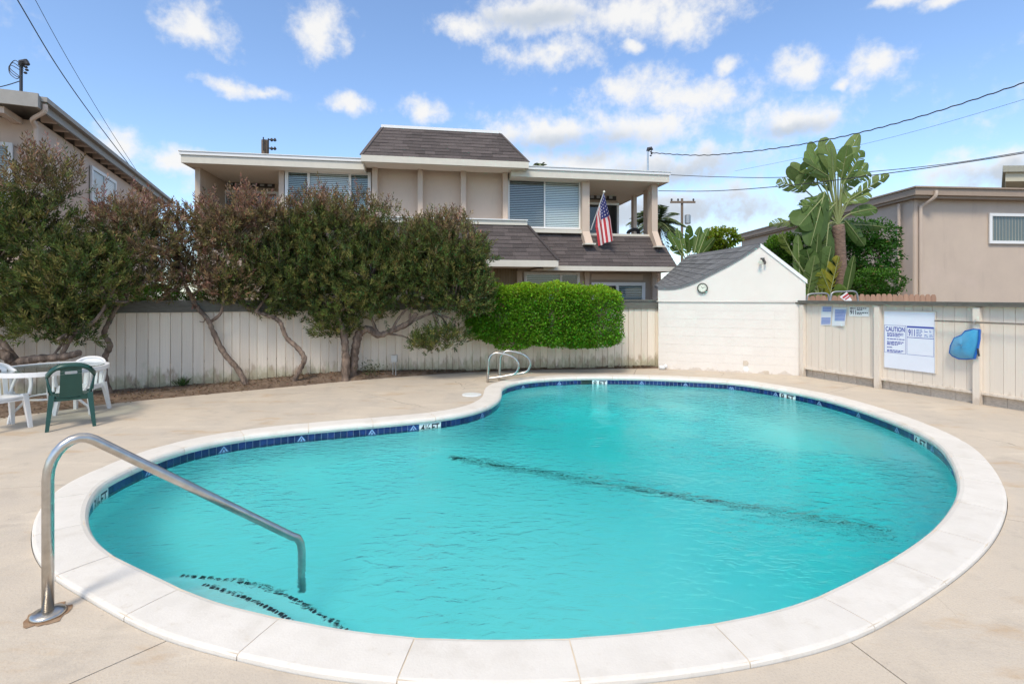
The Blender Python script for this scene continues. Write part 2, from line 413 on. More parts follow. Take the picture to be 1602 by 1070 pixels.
def mat_leaf(name, trans=.3, rough=.5, attr=True, col=None):
    m = bpy.data.materials.new(name); m.use_nodes = True; N, L, b = nodes_of(m)
    b.inputs['Roughness'].default_value = rough; b.inputs['Specular IOR Level'].default_value = .22
    tr = N.new('ShaderNodeBsdfTranslucent'); mx = N.new('ShaderNodeMixShader'); mx.inputs[0].default_value = trans
    at = N.new('ShaderNodeAttribute'); at.attribute_name = 'col'
    L.new(at.outputs['Color'], b.inputs['Base Color']); L.new(at.outputs['Color'], tr.inputs['Color'])
    out = N['Material Output']; L.new(b.outputs[0], mx.inputs[1]); L.new(tr.outputs[0], mx.inputs[2]); L.new(mx.outputs[0], out.inputs[0])
    return m
M_leaf = mat_leaf('leaves', .28, .65)
M_leaf_gloss = mat_leaf('glossy_leaves', .38, .42)

def mat_net():
    m = material('net_mesh', (.02,.30,.55), (.03,.36,.62), rough=.6, scale=6); N, L, b = nodes_of(m)
    tr = N.new('ShaderNodeBsdfTransparent'); mx = N.new('ShaderNodeMixShader'); mx.inputs[0].default_value = .22
    L.new(b.outputs[0], mx.inputs[1]); L.new(tr.outputs[0], mx.inputs[2]); L.new(mx.outputs[0], N['Material Output'].inputs[0])
    return m
M_net = mat_net()

def mat_water():
    m = bpy.data.materials.new('pool_water'); m.use_nodes = True; N, L, b = nodes_of(m)
    g = N.new('ShaderNodeNewGeometry')
    def nz(scale, stretch, rot, detail=3):
        mp = N.new('ShaderNodeMapping'); mp.inputs['Scale'].default_value = stretch; mp.inputs['Rotation'].default_value = (0, 0, R(rot)); L.new(g.outputs['Position'], mp.inputs['Vector'])
        n = N.new('ShaderNodeTexNoise'); n.inputs['Scale'].default_value = scale; n.inputs['Detail'].default_value = detail; n.inputs['Roughness'].default_value = .5; n.inputs['Distortion'].default_value = .6
        L.new(mp.outputs[0], n.inputs['Vector']); return n.outputs['Fac']
    a = nz(7.5, (1, 1.7, 1), 12, 4); c = nz(2.2, (1, 1, 1), 0, 2)
    patch = nz(.55, (1, 1, 1), 0, 2)
    pr = N.new('ShaderNodeMapRange'); pr.inputs['From Min'].default_value = .35; pr.inputs['From Max'].default_value = .65; pr.inputs['To Min'].default_value = .22; pr.inputs['To Max'].default_value = 1.25; L.new(patch, pr.inputs['Value'])
    am = N.new('ShaderNodeMath'); am.operation = 'MULTIPLY'; L.new(a, am.inputs[0]); L.new(pr.outputs[0], am.inputs[1])
    cs = N.new('ShaderNodeMath'); cs.operation = 'MULTIPLY_ADD'; L.new(c, cs.inputs[0]); cs.inputs[1].default_value = .35; L.new(am.outputs[0], cs.inputs[2])
    N.remove(b)
    def bump(dist):
        bp = N.new('ShaderNodeBump'); bp.inputs['Strength'].default_value = 1.0; bp.inputs['Distance'].default_value = dist; L.new(cs.outputs[0], bp.inputs['Height']); return bp.outputs[0]
    b1, b2 = bump(.028), bump(.010)
    gl = N.new('ShaderNodeBsdfGlossy'); gl.inputs['Roughness'].default_value = 0.02; L.new(b1, gl.inputs['Normal'])
    rf = N.new('ShaderNodeBsdfRefraction'); rf.inputs['Roughness'].default_value = 0.0; rf.inputs['IOR'].default_value = 1.33; L.new(b2, rf.inputs['Normal'])
    fr = N.new('ShaderNodeFresnel'); fr.inputs['IOR'].default_value = 1.33; L.new(b1, fr.inputs['Normal'])
    mx = N.new('ShaderNodeMixShader'); L.new(fr.outputs[0], mx.inputs[0]); L.new(rf.outputs[0], mx.inputs[1]); L.new(gl.outputs[0], mx.inputs[2]); L.new(mx.outputs[0], N['Material Output'].inputs['Surface'])
    va = N.new('ShaderNodeVolumeAbsorption'); va.inputs['Color'].default_value = (.06,.935,.945,1); va.inputs['Density'].default_value = .58
    L.new(va.outputs[0], N['Material Output'].inputs['Volume'])
    return m
M_water = mat_water()
# ------------------------------------------------------------------ pool outline (outer edge of the coping)
CT = 0.03
OUT_PX = [(48,841),(50,817),(62,793),(84,767),(108,752),(161,729),(217,707),(281,689),(362,674),(442,664.5),(540,656),(615,650),(690,642.5),
  (727,635),(751,624),(757,616),(757,609),(768,600),(802,592),(858,587),(914.5,585.3),(989,585.6),(1064,588),(1140,592),(1194,598),(1288,614),(1351,629.5),
  (1413,649),(1476,673),(1523,698.5),(1554,730),(1573,764),(1577,784),(1570,813),(1554,843),(1527,873),(1483,908),(1415,952),(1331,997),(1229,1025),
  (1128,1043),(1060,1053),(960,1063),(855,1068),(715,1069),(540,1058),(450,1043),(394,1028),(261,995.6),(197,965),(125,923),(86,903),(66,885),(52,865)]
raw = catmull([G(x, y, CT) for x, y in OUT_PX], 12, closed=True)
raw = np.array([[p.x, p.y] for p in raw])
def resample(c, n):
    d = np.r_[0, np.cumsum(np.linalg.norm(np.diff(np.vstack([c, c[:1]]), axis=0), axis=1))]
    cc = np.vstack([c, c[:1]]); t = np.linspace(0, d[-1], n, endpoint=False)
    return np.c_[np.interp(t, d, cc[:, 0]), np.interp(t, d, cc[:, 1])], d[-1]
def smooth(c, it, k=.5):
    for _ in range(it): c = c * (1 - k) + k * .5 * (np.roll(c, 1, 0) + np.roll(c, -1, 0))
    return c
NP = 720
OUTER, _ = resample(raw, NP)
OUTER = smooth(OUTER, 60); OUTER, PERI = resample(OUTER, NP)
if np.sum(OUTER[:, 0] * np.roll(OUTER[:, 1], -1) - OUTER[:, 1] * np.roll(OUTER[:, 0], -1)) < 0: OUTER = OUTER[::-1].copy()
def normals(c):
    t = np.roll(c, -1, 0) - np.roll(c, 1, 0); t /= np.linalg.norm(t, axis=1)[:, None]
    return np.c_[-t[:, 1], t[:, 0]]       # counter-clockwise: inward
NIN = smooth(normals(OUTER), 8); NIN /= np.linalg.norm(NIN, axis=1)[:, None]
CW = 0.315
INNER = OUTER + NIN * CW
WALL, WPER = resample(smooth(OUTER + NIN * (CW - .035), 6), NP)
WN = normals(WALL)
WZ = -0.125                                # water level
PC = np.array([0.9, 5.6])

# ------------------------------------------------------------------ ground, deck, soil bed
def ring_sheet(name, inner, outer, zi, zo, mat, kind='structure', parent=None, n=None):
    n = len(inner); v = [(*inner[i], zi) for i in range(n)] + [(*outer[i], zo) for i in range(n)]
    f = [(i, n + i, n + (i + 1) % n, (i + 1) % n) for i in range(n)]
    me = bpy.data.meshes.new(name); me.from_pydata(v, [], f); me.update(); o = link(name, me, mat, parent)
    return tag(o, kind=kind)
ang = np.arctan2(OUTER[:, 1] - PC[1], OUTER[:, 0] - PC[0])
FAR = np.c_[PC[0] + 600 * np.cos(ang), PC[1] + 600 * np.sin(ang)]
ground = ring_sheet('ground', OUTER + NIN * .15, FAR, -.05, -.05, M_ground)

FB = [Vector((-11.0, 7.55)), Vector((-6.95, 9.2)), Vector((-2.25, 11.15)), Vector((3.5, 12.15))]     # back fence line
RF0, RF1 = Vector((6.19, 10.95)), Vector((9.4, 3.1))                                                  # right fence line
BED = [G(-90, 662), G(0, 654), G(80, 644), G(168, 632), G(262, 622.7), G(345, 615), G(420, 608), G(505, 600), G(575, 593.5), G(640, 588.5), G(725, 583), G(850, 578.5), G(960, 577), G(1027, 576.5)]
bound = [(-14, BED[0].y)] + [(p.x, p.y) for p in BED] + [(3.46, 12.02), (6.16, 10.92), (RF1.x, RF1.y), (9.6, -8), (-14, -8)]
def ray_poly(c, d, poly):
    best = None
    for i in range(len(poly)):
        a = np.array(poly[i]); b = np.array(poly[(i + 1) % len(poly)]); e = b - a
        den = d[0] * e[1] - d[1] * e[0]
        if abs(den) < 1e-9: continue
        w = a - c; t = (w[0] * e[1] - w[1] * e[0]) / den; s = (w[0] * d[1] - w[1] * d[0]) / den
        if t > 0 and -1e-6 <= s <= 1 + 1e-6 and (best is None or t < best): best = t
    return best
EDGE = []
for i in range(NP):
    d = OUTER[i] - PC; d = d / np.linalg.norm(d); t = ray_poly(PC, d, bound); EDGE.append(PC + d * t)
EDGE = np.array(EDGE)
def near_idx(px, py, curve=OUTER, z=0.0):
    q = np.array([proj((p[0], p[1], z)) if p[1] > .3 else (1e6, 1e6) for p in curve]); return int(np.argmin((q[:, 0] - px) ** 2 + (q[:, 1] - py) ** 2))
joints = sorted({near_idx(*p) for p in [(108,752),(261,996),(1331,1000),(1570,811),(690,643),(989,586),(1288,614)]})
deck = empty('pool_deck', (0, 0, 0)); tag(deck, kind='structure')
DI = OUTER - NIN * .004
for k in range(len(joints)):
    a, b = joints[k], joints[(k + 1) % len(joints)] + (NP if k == len(joints) - 1 else 0)
    idx = [i % NP for i in range(a, b + 1)]; rows = 10; v = []; f = []
    for n_, i in enumerate(idx):
        I = DI[i].copy(); E = EDGE[i].copy()
        if n_ == 0 or n_ == len(idx) - 1:           # the joint is a real gap
            t = np.array([-(E - I)[1], (E - I)[0]]); t /= np.linalg.norm(t); s = .004 if n_ == 0 else -.004
            I = I + t * s; E = E + t * s
        for r in range(rows + 1):
            p = I + (E - I) * r / rows; v.append((p[0], p[1], 0.0))
    for n_ in range(len(idx) - 1):
        for r in range(rows):
            q = n_ * (rows + 1) + r; f.append((q, q + 1, q + rows + 2, q + rows + 1))
    nt = len(v)
    for n_ in (0, len(idx) - 1):                    # edges of the joint
        q = n_ * (rows + 1); c0 = len(v)
        for r in range(rows + 1): x, y, z = v[q + r]; v.append((x, y, -.045))
        for r in range(rows): f.append((q + r, q + r + 1, c0 + r + 1, c0 + r))
    me = bpy.data.meshes.new('slab'); me.from_pydata(v, [], f); me.update(); link('slab', me, M_deck, deck)

def fence_at(X):
    for a, b in zip(FB[:-1], FB[1:]):
        if X <= b.x: return a.y + (b.y - a.y) * (X - a.x) / (b.x - a.x)
    return FB[-1].y
def soil_h(X): 
    t = (X + 6.9) / 10.4
    return .02 + .10 * math.exp(-((X + 3.6) / 1.6) ** 2) + .045 * math.exp(-((X - .5) / 2.5) ** 2)
bx = np.linspace(-11, 3.46, 120); be_x = [p.x for p in BED]; be_y = [p.y for p in BED]
v = []; f = []; NB = 10
for i, x in enumerate(bx):
    y0 = np.interp(x, be_x, be_y) if x > BED[0].x else BED[0].y; y1 = fence_at(x) + .14
    for r in range(NB + 1):
        t = r / NB; h = soil_h(x) * math.sin(min(1, t * 1.6) * math.pi / 2) * (1 if r else 0) + (random.uniform(-.012, .02) if r else -.012)
        v.append((x + random.uniform(-.03, .03) * (r > 0), y0 - .012 + (y1 - y0) * t, h if r else -.03))
for i in range(len(bx) - 1):
    for r in range(NB): q = i * (NB + 1) + r; f.append((q, q + NB + 1, q + NB + 2, q + 1))
me = bpy.data.meshes.new('soil_bed'); me.from_pydata(v, [], f); me.polygons.foreach_set('use_smooth', [True] * len(f)); me.update()
tag(link('soil_bed', me, M_soil), kind='structure')

# ------------------------------------------------------------------ pool
pool = empty('swimming_pool', (PC[0], PC[1], 0), 'kidney shaped pool with white coping and blue tile band', 'swimming pool')
def spt(curve, nrm, s, per, off, z):
    """point at arc length s on a closed curve"""
    t = (s / per * NP) % NP; i = int(t); fr = t - i; j = (i + 1) % NP
    p = curve[i] * (1 - fr) + curve[j] * fr; n = nrm[i] * (1 - fr) + nrm[j] * fr; p = p + n * off
    return (p[0], p[1], z)
# coping stones, each its own piece
prof = [(0.0,-.03),(0.0,.018),(.006,CT-.004),(.02,CT),(.15,CT+.002),(CW-.05,CT),(CW-.022,CT-.008),(CW-.006,CT-.026),(CW,CT-.05),(CW-.012,CT-.078),(CW-.05,CT-.085),(.05,-.05)]
s_first = near_idx(622, 1064) / NP * PERI
NST = int(round(PERI / .80)); ds = PERI / NST
for k in range(NST):
    mb_ = MB(); seg = 7; gap = .0034; jz = random.uniform(-.0015, .0015)
    rows_ = []
    for q in range(seg + 1):
        s = s_first + k * ds + gap + (ds - 2 * gap) * q / seg
        e = .0025 if q in (0, seg) else 0
        rows_.append([spt(OUTER, NIN, s, PERI, o, z + jz - (e if 0 < n_ < 9 else 0)) for n_, (o, z) in enumerate(prof)])
    npf = len(prof)
    for q in range(seg + 1): mb_.v += rows_[q]
    for q in range(seg):
        for n_ in range(npf):
            n2 = (n_ + 1) % npf; mb_.f.append((q * npf + n_, q * npf + n2, (q + 1) * npf + n2, (q + 1) * npf + n_)); mb_.m.append(0)
    mb_.f.append(tuple(range(npf))); mb_.m.append(0); mb_.f.append(tuple(seg * npf + n_ for n_ in reversed(range(npf)))); mb_.m.append(0)
    mb_.build('coping_stone', M_coping, pool, smooth=False)
mm = MB(); 
for i in range(NP):
    mm.v += [tuple(OUTER[i] + NIN[i] * .006) + (CT - .0052,), tuple(OUTER[i] + NIN[i] * (CW - .03)) + (CT - .0056,), tuple(OUTER[i] + NIN[i] * (CW - .008)) + (CT - .05,), tuple(OUTER[i] + NIN[i] * .006) + (-.04,)]
for i in range(NP):
    for q in range(3):
        a, b = i * 4 + q, ((i + 1) % NP) * 4 + q; mm.f.append((a, b, b + 1, a + 1)); mm.m.append(0)
    a, b = i * 4 + 3, ((i + 1) % NP) * 4; mm.f.append((a, b + 3, b, i * 4)); mm.m.append(0)
mm.build('mortar_bed', M_mortar, pool)
# basin: wall, cove and sloping floor
AX = Vector((6.0, 4.0)).normalized()
def floor_z(x, y):
    t = ((x + 1.1) * AX.x + (y - 5.4) * AX.y) / 5.6
    t = min(max(t, 0), 1); t = t * t * (3 - 2 * t)
    return -(1.0 + 1.4 * t)
mb_ = MB(); RN = 26
rr = [(1.0, None)]
WALLO = WALL
rings = []
rings.append([(WALL[i][0], WALL[i][1], -.04) for i in range(0, NP, 4)])
rings.append([(WALL[i][0], WALL[i][1], -.6) for i in range(0, NP, 4)])
for k in range(RN + 1):
    r = 1 - k / RN
    ring = []
    for i in range(0, NP, 4):
        p = PC + (WALL[i] - PC) * (r if k < RN else .001); fz = floor_z(*p)
        dist = np.linalg.norm(WALL[i] - PC) * (1 - r)
        cove = .28 * max(0, 1 - dist / .45) ** 2
        ring.append((p[0], p[1], fz + cove))
    rings.append(ring)
nr = len(rings[0])
for rg in rings: mb_.v += rg
for a in range(len(rings) - 1):
    for i in range(nr):
        j = (i + 1) % nr; mb_.f.append((a * nr + i, a * nr + j, (a + 1) * nr + j, (a + 1) * nr + i)); mb_.m.append(0)
mb_.build('basin', M_plaster, pool, smooth=True)
# grout band and tiles
TW = WPER / round(WPER / .0785); NT = int(round(WPER / .0785)); TZ0, TH = -.058, .0755
gb = MB()
for i in range(NP): gb.v += [tuple(WALL[i] + WN[i] * .003) + (-.04,), tuple(WALL[i] + WN[i] * .003) + (TZ0 - 2 * TH - .004,)]
for i in range(NP): a = i * 2; b = ((i + 1) % NP) * 2; gb.f.append((a, b, b + 1, a + 1)); gb.m.append(0)
gb.build('grout_band', M_grout, pool)
def on_wall(s, z, off): return spt(WALL, WN, s, WPER, off, z)
MARKS = [((671, 665), '4½FT', 'depth marker reading four and a half feet'), ((938, 597), '8 FT', 'depth marker reading eight feet on the far wall'), ((1230, 618), '8 FT', 'depth marker reading eight feet to the right'),
         ((1441, 690), '6 FT', 'depth marker reading six feet'), ((156, 775), '3½FT', 'depth marker reading three and a half feet')]
busy = {}
mark_s = []
for (pt, txt, lab) in MARKS:
    t0 = near_idx(pt[0], pt[1], WALL, -.1); k0 = int(round(t0 / NP * NT)) - 2
    mark_s.append((k0, txt, lab))
    for q in range(4): busy[(k0 + q) % NT] = 'mark'
sk0 = int(round(near_idx(925, 596, WALL, -.1) / NP * NT)) - 1
k_mark8 = mark_s[1][0]
sk = [(k_mark8 + 4 + q) % NT for q in range(3)]          # skimmer mouth beside the far marker
for q in sk: busy[q] = 'skimmer'
deco_start = 3
for k in range(deco_start, NT, 11):
    if busy.get(k) or busy.get((k + 1) % NT): k += 4
    if not busy.get(k % NT) and not busy.get((k + 1) % NT): busy[k % NT] = 'deco'; busy[(k + 1) % NT] = 'deco2'
g_ = .0022
low = MB()
def tile_hexa(m_, s0, s1, z0, z1, o0=.001, o1=.0065, mi=0):
    return m_.hexa([on_wall(s0, z0, o1), on_wall(s1, z0, o1), on_wall(s1, z0, o0), on_wall(s0, z0, o0), on_wall(s0, z1, o1), on_wall(s1, z1, o1), on_wall(s1, z1, o0), on_wall(s0, z1, o0)], mi)
for k in range(NT):
    b = busy.get(k); s0, s1 = k * TW + g_, (k + 1) * TW - g_
    if b == 'mark' or b == 'skimmer': 
        if b == 'skimmer': tile_hexa(low, s0, s1, TZ0 - 2 * TH, TZ0 - TH - g_)
        continue
    if b == 'deco':
        s2 = (k + 2) * TW - g_; d_ = MB(); tile_hexa(d_, s0, s2, TZ0 - 2 * TH + g_, TZ0)
        mid = (s0 + s2) / 2; zb = TZ0 - TH - .02
        for (h, zt, mi, o_) in ((.065, TZ0 - .006, 1, .0085), (.042, TZ0 - .026, 0, .0100), (.024, TZ0 - .044, 1, .0115)):
            d_.hexa([on_wall(mid - h, zb, o_), on_wall(mid + h, zb, o_), on_wall(mid + h, zb, .001), on_wall(mid - h, zb, .001), on_wall(mid - .002, zt, o_), on_wall(mid + .002, zt, o_), on_wall(mid + .002, zt, .001), on_wall(mid - .002, zt, .001)], mi)
        d_.build('diamond_tile', [M_tile, M_tile_light], pool); continue
    if b == 'deco2': continue
    t_ = MB(); tile_hexa(t_, s0, s1, TZ0 - TH + g_, TZ0)
    t_.build('tile', M_tile, pool)
    tile_hexa(low, s0, s1, TZ0 - 2 * TH + g_, TZ0 - TH - g_)
lo = low.build('tile_row', M_tile, pool); lo['kind'] = 'stuff'
def text_mesh(body, size, name='lettering', bold=True, sx=1.0):
    cu = bpy.data.curves.new(name, 'FONT'); cu.body = body; cu.size = size; cu.extrude = 0; cu.align_x = 'CENTER'; cu.align_y = 'CENTER'; cu.offset = size * .022 if bold else 0
    o = bpy.data.objects.new('tmp', cu); COL.objects.link(o); dg = bpy.context.evaluated_depsgraph_get()
    me = bpy.data.meshes.new_from_object(o.evaluated_get(dg)); bpy.data.objects.remove(o); bpy.data.curves.remove(cu)
    co = np.zeros(len(me.vertices) * 3, np.float32); me.vertices.foreach_get('co', co); co = co.reshape(-1, 3)
    co[:, 0] *= sx; return me, co
def set_co(me, co): me.vertices.foreach_set('co', np.asarray(co, np.float32).ravel()); me.update()
for (k0, txt, lab) in mark_s:
    s0, s1 = k0 * TW + g_, (k0 + 4) * TW - g_; m_ = MB(); n4 = 4
    for q in range(n4): tile_hexa(m_, lerp(s0, s1, q / n4) + .0015, lerp(s0, s1, (q + 1) / n4) - .0015, TZ0 - 2 * TH + g_, TZ0, o1=.0075)
    mk = m_.build('depth_marker', M_white_tile, pool); mk['label'] = lab
    me, co = text_mesh(txt, .15, 'lettering', sx=.72)
    w = (co[:, 0].max() - co[:, 0].min()); co[:, 0] *= .27 / w; co[:, 1] -= (co[:, 1].max() + co[:, 1].min()) / 2; co[:, 1] *= .105 / (co[:, 1].max() - co[:, 1].min())
    mid = (s0 + s1) / 2
    # the wall runs counter-clockwise, so seen from inside the writing runs against the arc length
    new = [on_wall(mid - c[0], TZ0 - .062 + c[1], .0092) for c in co]; set_co(me, new); link('lettering', me, M_black, mk)
# skimmer mouth: a dark slab on the wall, coloured as the shade in the opening
sm = MB(); s0, s1 = sk[0] * TW + g_, (sk[0] + 3) * TW - g_; tile_hexa(sm, s0, s1, TZ0 - TH * 1.5, TZ0 + .01, o0=-.002, o1=.0045)
sm.build('skimmer_mouth_shade', material('skimmer_shade', (.012,.03,.022), rough=.5), pool)
# refracted view through the water, to place what lies on the floor
def refr(px, py, zf):
    for _ in range(1):
        d = Vector((ray(px), 1, (HY - py) / F)).normalized(); t = (WZ - CH) / d.z; w = Vector((0, 0, CH)) + d * t
        e = 1 / 1.33; c = -d.z; k = 1 - e * e * (1 - c * c); r = d * e + Vector((0, 0, 1)) * (e * c - math.sqrt(k))
        if callable(zf):
            z = -1.5
            for _ in range(12): q = w + r * ((z - WZ) / r.z); z = .5 * z + .5 * zf(q.x, q.y)
            return w + r * ((z - WZ) / r.z)
        return w + r * ((zf - WZ) / r.z)
pts = [refr(lerp(705, 1395, t / 24), lerp(715, 832, t / 24), floor_z) for t in range(25)]
fs = MB()
for a, b in zip(pts[:-1], pts[1:]):
    t = (b - a); n = Vector((-t.y, t.x, 0)).normalized() * .055; z = .014
    def lf(p): return Vector((p.x, p.y, floor_z(p.x, p.y) + z))
    fs.quad(lf(a - n), lf(b - n), lf(b + n), lf(a + n))
fs.build('floor_stripe', M_black_tile, pool)
def step(nose_px, zs, name):
    nose = catmull([refr(x, y, zs) for x, y in nose_px], 6); poly = [Vector((p.x, p.y, zs)) for p in nose]
    c = Vector((PC[0], PC[1], zs)); back = []
    for p in (poly[-1], poly[len(poly) // 2], poly[0]): d = (p - c).normalized(); back.append(p + d * 1.2)
    st = MB().prism([Vector((p.x, p.y, -1.4)) for p in poly + back], (0, 0, zs + 1.4)).build('step', M_plaster, pool)
    nb = MB(); up = Vector((0, 0, .006))
    for a, b in zip(poly[:-1], poly[1:]):
        t = b - a; n = Vector((-t.y, t.x, 0)).normalized()
        n = n if n.dot(a - c) > 0 else -n
        b = a + t * random.uniform(.5, .85)         # gaps imitate the dark line as rippled water breaks it up
        nb.hexa([a, b, b + n * .026, a + n * .026, a + up, b + up, b + n * .026 + up, a + n * .026 + up])
    nb.build('step_edge', M_black_tile, st)
step([(322,912),(366,926),(410,943),(446,961),(478,984)], -.38, 'step')
step([(286,898),(352,905),(415,917),(462,935),(500,958),(548,986)], -.66, 'step')
# water
wv = [(*(WALL[i] - WN[i] * .02), WZ) for i in range(0, NP, 2)]; me = bpy.data.meshes.new('pool_water'); me.from_pydata(wv, [], [tuple(range(len(wv)))]); me.update()
tag(link('pool_water', me, M_water), 'turquoise rippled water filling the pool', kind='structure')
# skimmer lid on the deck
lid = G(738, 618); tag(MB().lathe((lid.x, lid.y, 0.002), [(.17,0),(.17,.008),(.16,.012),(.02,.013)], 28).build('skimmer_lid', M_white_tile), 'round white skimmer lid set in the deck by the pool bend', 'lid')

# ------------------------------------------------------------------ stainless rails
def hoop(pts, n=8): return catmull(pts, n)
b0 = G(75, 962); Wp = Vector((G(472, 868, WZ).x, G(472, 868, WZ).y, WZ)); dirr = (Wp - Vector((b0.x, b0.y, WZ))); L_ = Vector((dirr.x, dirr.y, 0)).length; dh = Vector((dirr.x, dirr.y, 0)).normalized()
rail = empty('pool_handrail', b0, 'bent stainless steel handrail on near deck reaching down into the pool', 'handrail')
def rp(s, z): return Vector((b0.x, b0.y, 0)) + dh * s + Vector((0, 0, z))
zt = CH - (683 - HY) / F * b0.y - .03
zend = -0.02
path = [rp(0, 0), rp(0, zt * .5), rp(0, zt - .20)]
for a in range(1, 9):
    an = a / 8 * R(118); path.append(rp(.13 * (1 - math.cos(an)), zt - .20 + .20 * math.sin(an) / 1.0))
e = path[-1]; s_e = (e - b0).dot(dh)
z_e = e.z
for t in (.15, .3, .5, .7, .85): path.append(rp(lerp(s_e, L_ - .07, t), lerp(z_e, zend + .05, t)))
path += [rp(L_ - .07, zend + .05), rp(L_ - .03, zend + .025), rp(L_ - .008, zend - .02), rp(L_, zend - .08), rp(L_, -.3), rp(L_, -.66)]
MB().tube(path, .0265, 14).build('tube', M_steel, rail, smooth=True)
MB().lathe((b0.x, b0.y, 0.0), [(.075,0),(.078,.008),(.07,.022),(.032,.028)], 24).build('base_flange', M_steel, rail, smooth=True)
rs = MB(); n = 26
rs.v = [(b0.x + (.085 + .045 * abs(math.sin(j * 2.3)) * random.random()) * math.cos(j * 2 * math.pi / n), b0.y + (.085 + .04 * random.random()) * math.sin(j * 2 * math.pi / n), .003) for j in range(n)]
rs.f = [tuple(range(n))]; rs.m = [0]; rs.build('rust_stain', M_rust, rail)
lad = empty('pool_ladder', G(772, 597), 'pair of stainless grab rails at the bend of the pool', 'ladder')
for (off, lift) in (((0, 0), 0), ((18, -3.0), 0)):
    base = G(763 + off[0], 598.5 + off[1]); Y = base.y
    def q(x, y): return P(x + off[0], y + off[1], Y)
    MB().tube(catmull([base, q(763.5, 580), q(764.5, 565), q(768, 556.5), q(776, 552.5), q(788, 554), q(799, 557), q(806, 561.5), q(810.5, 568), q(811, 575), q(808, 582), q(802, 586), q(792, 588), q(778, 590.5), q(764, 592)], 4), .025, 10).build('grab_rail', M_steel, lad, smooth=True)

# ------------------------------------------------------------------ back fence
fence = empty('board_fence', (-2.25, 11.15, 0), 'long weathered cream board fence behind the trees with dark cap', 'fence')
def board_mesh(name, ch=.006):
    m_ = MB(); w, t = .5, .5
    pr = [(-w, t), (-w, -t + .25), (-w + .04, -t), (w - .04, -t), (w, -t + .25), (w, t)]
    return m_.prism([(x, y, 0) for x, y in pr], (0, 0, 1)).mesh(name)
BOARD = board_mesh('board'); BOARD.materials.append(M_board)
BOARD_R = board_mesh('board'); BOARD_R.materials.append(M_board_clean)
BOARD_K = board_mesh('kickboard'); BOARD_K.materials.append(M_kick)
def put(name, me, loc, rotz, scale, parent):
    o = bpy.data.objects.new(name, me); COL.objects.link(o); o.location = loc; o.rotation_euler = (0, 0, rotz); o.scale = scale
    attach(o, parent); return o
for a, b in zip(FB[:-1], FB[1:]):
    d = b - a; Ln = d.length; rz = math.atan2(d.y, d.x); s = 0
    while s < Ln - .05:
        w = random.choice([.138, .16, .165, .18, .19]); w = min(w, Ln - s)
        p = a + d.normalized() * (s + w / 2); z0 = soil_h(p.x) - random.uniform(.0, .03) + .01
        if p.x < -4.4: z0 += random.uniform(-.02, .02)
        nrm = Vector((d.y, -d.x)).normalized() * random.uniform(-.004, .006)
        o = put('board', BOARD, (p.x + nrm.x, p.y + nrm.y, z0), rz + random.uniform(-.012, .012), (w - random.uniform(.004, .009), .024, 1.43 - z0), fence)
        s += w
    # cap board along the top and the rails behind
    c = MB(); fr = Frame(a, d); n_c = 2 if Ln > 5 else 1
    for q in range(n_c):
        cb = MB(); cb.fbox(fr, Ln * q / n_c + (.003 if q else -.01), Ln * (q + 1) / n_c - .003, .014, .052, 1.395, 1.578); cb.fbox(fr, Ln * q / n_c + (.003 if q else -.01), Ln * (q + 1) / n_c - .003, -.09, .075, 1.580, 1.612)
        cb.build('cap_board', M_cap, fence)
    MB().fbox(fr, 0, Ln, -.065, -.018, .35, .44).fbox(fr, 0, Ln, -.065, -.018, 1.3, 1.39).build('rail', M_board, fence)

# ------------------------------------------------------------------ right fence
rf = empty('panel_fence', (RF0.x, RF0.y, 0), 'cream board fence with posts and signs on the right of the pool', 'fence')
d = RF1 - RF0; FR = Frame(RF0, d); 
FR.n = Vector((d.y, -d.x, 0)).normalized() if Vector((d.y, -d.x)).dot(Vector((-1, -.4))) > 0 else Vector((-d.y, d.x, 0)).normalized()
LR = d.length; rz = math.atan2(d.y, d.x)
posts = [FR.sp(1259), FR.sp(1377), FR.sp(1533)]; gap = (posts[2] - posts[0]) / 2
posts = posts + [posts[2] + gap * k for k in range(1, 5)]
for s in posts:
    if s > LR: break
    pm = MB(); pm.fbox(FR, s - .045, s + .045, .018, .105, .0, 1.515); pm.build('post', M_board_clean, rf)
    MB().fbox(FR, s - .052, s + .052, .014, .112, 1.45, 1.519).build('post_collar', M_board_clean, rf) if False else None
s = -.05
while s < LR - .05:
    w = random.choice([.14, .15, .15, .165]); p = FR.w(s + w / 2, 0, 0)
    put('board', BOARD_R, (p.x, p.y, .16), rz if False else math.atan2(FR.u.y, FR.u.x) + math.pi, (w - random.uniform(.003, .006), .022, 1.37), rf); s += w
s = -.05
while s < LR - .05:
    w = random.choice([.26, .3, .36]); p = FR.w(s + w / 2, -.026, 0)
    put('kickboard', BOARD_K, (p.x, p.y, -.02), math.atan2(FR.u.y, FR.u.x) + math.pi, (w - .006, .02, .2), rf); s += w
for a, b in zip(posts[:-1], posts[1:]):
    if b > LR: b = LR
    MB().fbox(FR, a + .047, b - .047, .013, .062, .158, .196).build('bottom_rail', M_board_clean, rf)
for q in range(3):
    MB().fbox(FR, -.12 + (LR + .1) * q / 3, -.123 + (LR + .1) * (q + 1) / 3, -.10, .125, 1.532, 1.57).fbox(FR, -.12 + (LR + .1) * q / 3, -.123 + (LR + .1) * (q + 1) / 3, -.09, .115, 1.572, 1.602).build('cap_board', M_cap, rf)

